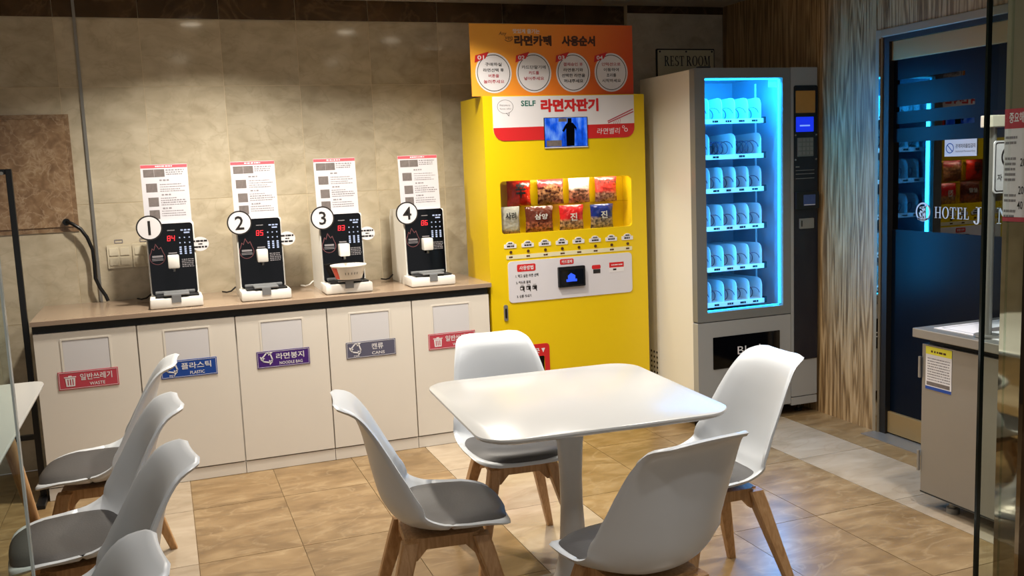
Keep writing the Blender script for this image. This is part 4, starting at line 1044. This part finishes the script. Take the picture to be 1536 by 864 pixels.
# ================================================================== STEEL CABINET, RIGHT
SXA, SXB, SYA, SYB = 2.905, 3.44, 2.18, 3.0
t = thing('steel_cabinet', 'stainless steel cabinet on short feet with a yellow-headed notice on its side', 'cabinet', ((SXA+SXB)/2, (SYA+SYB)/2, 0))
MB().box(SXA, SXB, SYA, SYB, .062, .70, .002).build('body', m_steel, t)
MB().box(SXA+.02, SXB-.02, SYA+.02, SYB-.02, .70, .728).build('recess', m_dark, t)
MB().box(SXA-.035, SXB+.01, SYA-.02, SYB+.02, .728, .766, .003).build('worktop', m_steel, t)
for x in (SXA+.06, SXB-.06):
    for y in (SYA+.08, SYB-.12): MB().lathe([(.026, 0), (.026, .022), (.016, .024), (.016, .062)], (x, y, 0), 14).build('foot', m_grey, t, 40)
for z in (.60, .20): MB().box(SXA-.010, SXA-.0005, SYB+.0005, SYB+.012, z-.045, z+.045, .002).build('hinge', m_steel, t)
MB().box(SXA-.0006, SXA-.0003, SYA, SYB, .064, .07).build('lower_seam', m_dark, t)
LF = Fr((SXA, 0, 0), 'right')
nt_ = MB().rect(LF, -2.978, .515, -2.842, .694, .0004, .0016).build('notice', m_paper, t)
MB().rect(LF, -2.978, .662, -2.842, .694, .0016, .002).build('notice_header', M('yellow_header', (222, 214, 60), .5), nt_)
MB().rect(LF, -2.972, .532, -2.85, .548, .0016, .002).build('notice_bar', m_photo, nt_)
MB().rect(LF, -2.978, .515, -2.842, .528, .0016, .002).build('notice_footer', m_signblue, nt_)
bars(LF, [(-2.95, -2.87, .675, .008)], .002, .0024, 8).build('notice_title', m_brown, nt_, kind='stuff')
bars(LF, [(-2.968, -2.85, .645-.011*i, .0045) for i in range(9)], .0016, .002, 9).build('notice_text', m_greyink, nt_, kind='stuff')
t = thing('printed_mat', 'white printed sheet lying on the steel cabinet', 'sheet', (3.14, 2.7, .766))
sh = MB().box(2.93, 3.40, 2.28, 2.965, .7662, .7685).build('sheet', m_paper, t)
TF = Fr((0, 0, .7685), 'top')
mm_ = MB(); mm_.plate(TF, rrect(2.95, 2.30, 3.38, 2.945), 0, .0005, [rrect(2.954, 2.304, 3.376, 2.941)]); mm_.build('sheet_border', m_greyink, sh)
MB().rect(TF, 3.05, 2.78, 3.22, 2.84, 0, .0005).build('sheet_picture', m_photo, sh); MB().rect(TF, 3.0, 2.62, 3.2, 2.72, 0, .0005).build('sheet_picture', m_brown, sh)
t = thing('steel_box', 'small polished steel box standing on the steel cabinet', 'box', (3.2, 2.32, .7687))
MB().box(3.02, 3.38, 2.22, 2.44, .769, .93, .004).build('box_body', m_steel, t); MB().box(3.015, 3.385, 2.215, 2.445, .931, .945, .003).build('box_lid', m_chrome, t)

# ================================================================== GLASS PARTITIONS, COLUMN, NOTICES NEAR THE ENTRANCE
m_pane = glass('greenish_partition_glass', (240, 246, 243), 1.45)
m_gedge = M('dark_glass_edge', (14, 26, 24), .15, var=0)
m_ledge = M('pale_glass_edge', (176, 184, 178), .2, var=0)
t = thing('glass_partition', 'clear glass partition with a dark edge, joined to the polished column', 'glass partition', (2.22, 2.03, 0))
MB().box(2.190, 2.269, 2.024, 2.034, .01, ZC-.01).build('pane', m_pane, t); MB().box(2.176, 2.190, 2.026, 2.034, .0, ZC-.002).build('pane_edge', m_gedge, t)
t = thing('glass_partition', 'clear glass partition with a thin pale edge, next to the left row of chairs', 'glass partition', (-.5, 1.5, 0))
MB().box(-1.1, -.2235, 1.497, 1.507, .01, ZC-.01).build('pane', m_pane, t); MB().box(-.2235, -.2205, 1.495, 1.509, .0, ZC-.002).build('pane_edge', m_ledge, t)
t = thing('polished_column', 'square mirror-polished column by the entrance with a stone upper part', 'column', (2.4, 2.01, 0))
MB().box(2.270, 2.286, 1.974, 2.048, .0, 1.28).build('mirror_facing', m_chrome, t)
MB().box(2.286, 2.60, 1.974, 2.048, .0, ZC-.002).build('dark_facing', m_band, t)
MB().box(2.270, 2.286, 1.974, 2.048, 1.28, ZC-.002).build('stone_facing', M('olive_stone', (112, 106, 84), .5, var=.06), t)
t = thing('price_notice', 'narrow red-headed white notice on the polished column', 'notice', (2.268, 2.01, 1.44))
NFm = Fr((2.2695, 0, 0), 'right')
nb = MB().rect(NFm, -2.046, 1.283, -1.960, 1.600, 0, .002).build('notice_board', m_paper, t)
NF2 = Fr((2.2675, 0, 0), 'right')
MB().rect(NF2, -2.046, 1.545, -1.960, 1.600, 0, .0005).build('notice_header', m_signred, nb)
MB().rect(NF2, -2.046, 1.283, -1.960, 1.296, 0, .0005).build('notice_footer', m_signred, nb)
text('notice_title', '중요해요', NF2, -1.998, 1.575, .066, .03, m_paper, nb, .0008, .02)
bars(NF2, [(-2.042, -2.003, 1.52-.0148*i, .007) for i in (0, 1, 4, 5, 6, 7, 8, 11, 12, 14, 15)], 0, .0005, 12, 2).build('notice_text', m_greyink, nb, kind='stuff')
text('notice_numbers', [('20', -1.982, 1.45, .018, .023), ('20', -1.986, 1.372, .018, .023), ('40', -1.988, 1.33, .018, .023)], NF2, 0, 0, 0, 0, m_ink, nb, .0006, .01)
# no-entry notice and its steel post standing behind the glass partition
t = thing('sign_post', 'grey steel post with a pale head and prohibition plate, standing on the steel cabinet', 'sign post', (2.98, 2.72, .7687))
MB().tube([(2.955, 2.72, .769), (2.955, 2.72, 1.567)], .015, 12).build('post', m_steel, t, 40)
MB().lathe([(.05, .769), (.05, .776)], (2.955, 2.72, 0), 20).build('post_base', m_steel, t, 40)
MB().box(2.922, 3.13, 2.692, 2.748, 1.5675, 1.612, .003).build('post_head', M('pale_post_head', (196, 190, 172), .5), t)
PFm = Fr((0, 2.70, 0))
pl = MB().plate(PFm, rrect(2.943, 1.32, 3.113, 1.517, .013), -.004, 0).build('plate', m_paper, t)
b = MB().plate(PFm, rrect(2.949, 1.326, 3.107, 1.511, .011), 0, .0006, [rrect(2.953, 1.330, 3.103, 1.507, .009)])
b.build('plate_border', m_ink, pl)
b = MB().ring(PFm, 3.024, 1.455, .045, .037, 0, .0006); b.line(PFm, [(2.995, 1.482), (3.053, 1.428)], .007, 0, .0006); b.build('plate_ring', m_ink, pl)
text('plate_text', '자', PFm, 2.973, 1.379, .023, .025, m_ink, pl, .0006, .02)
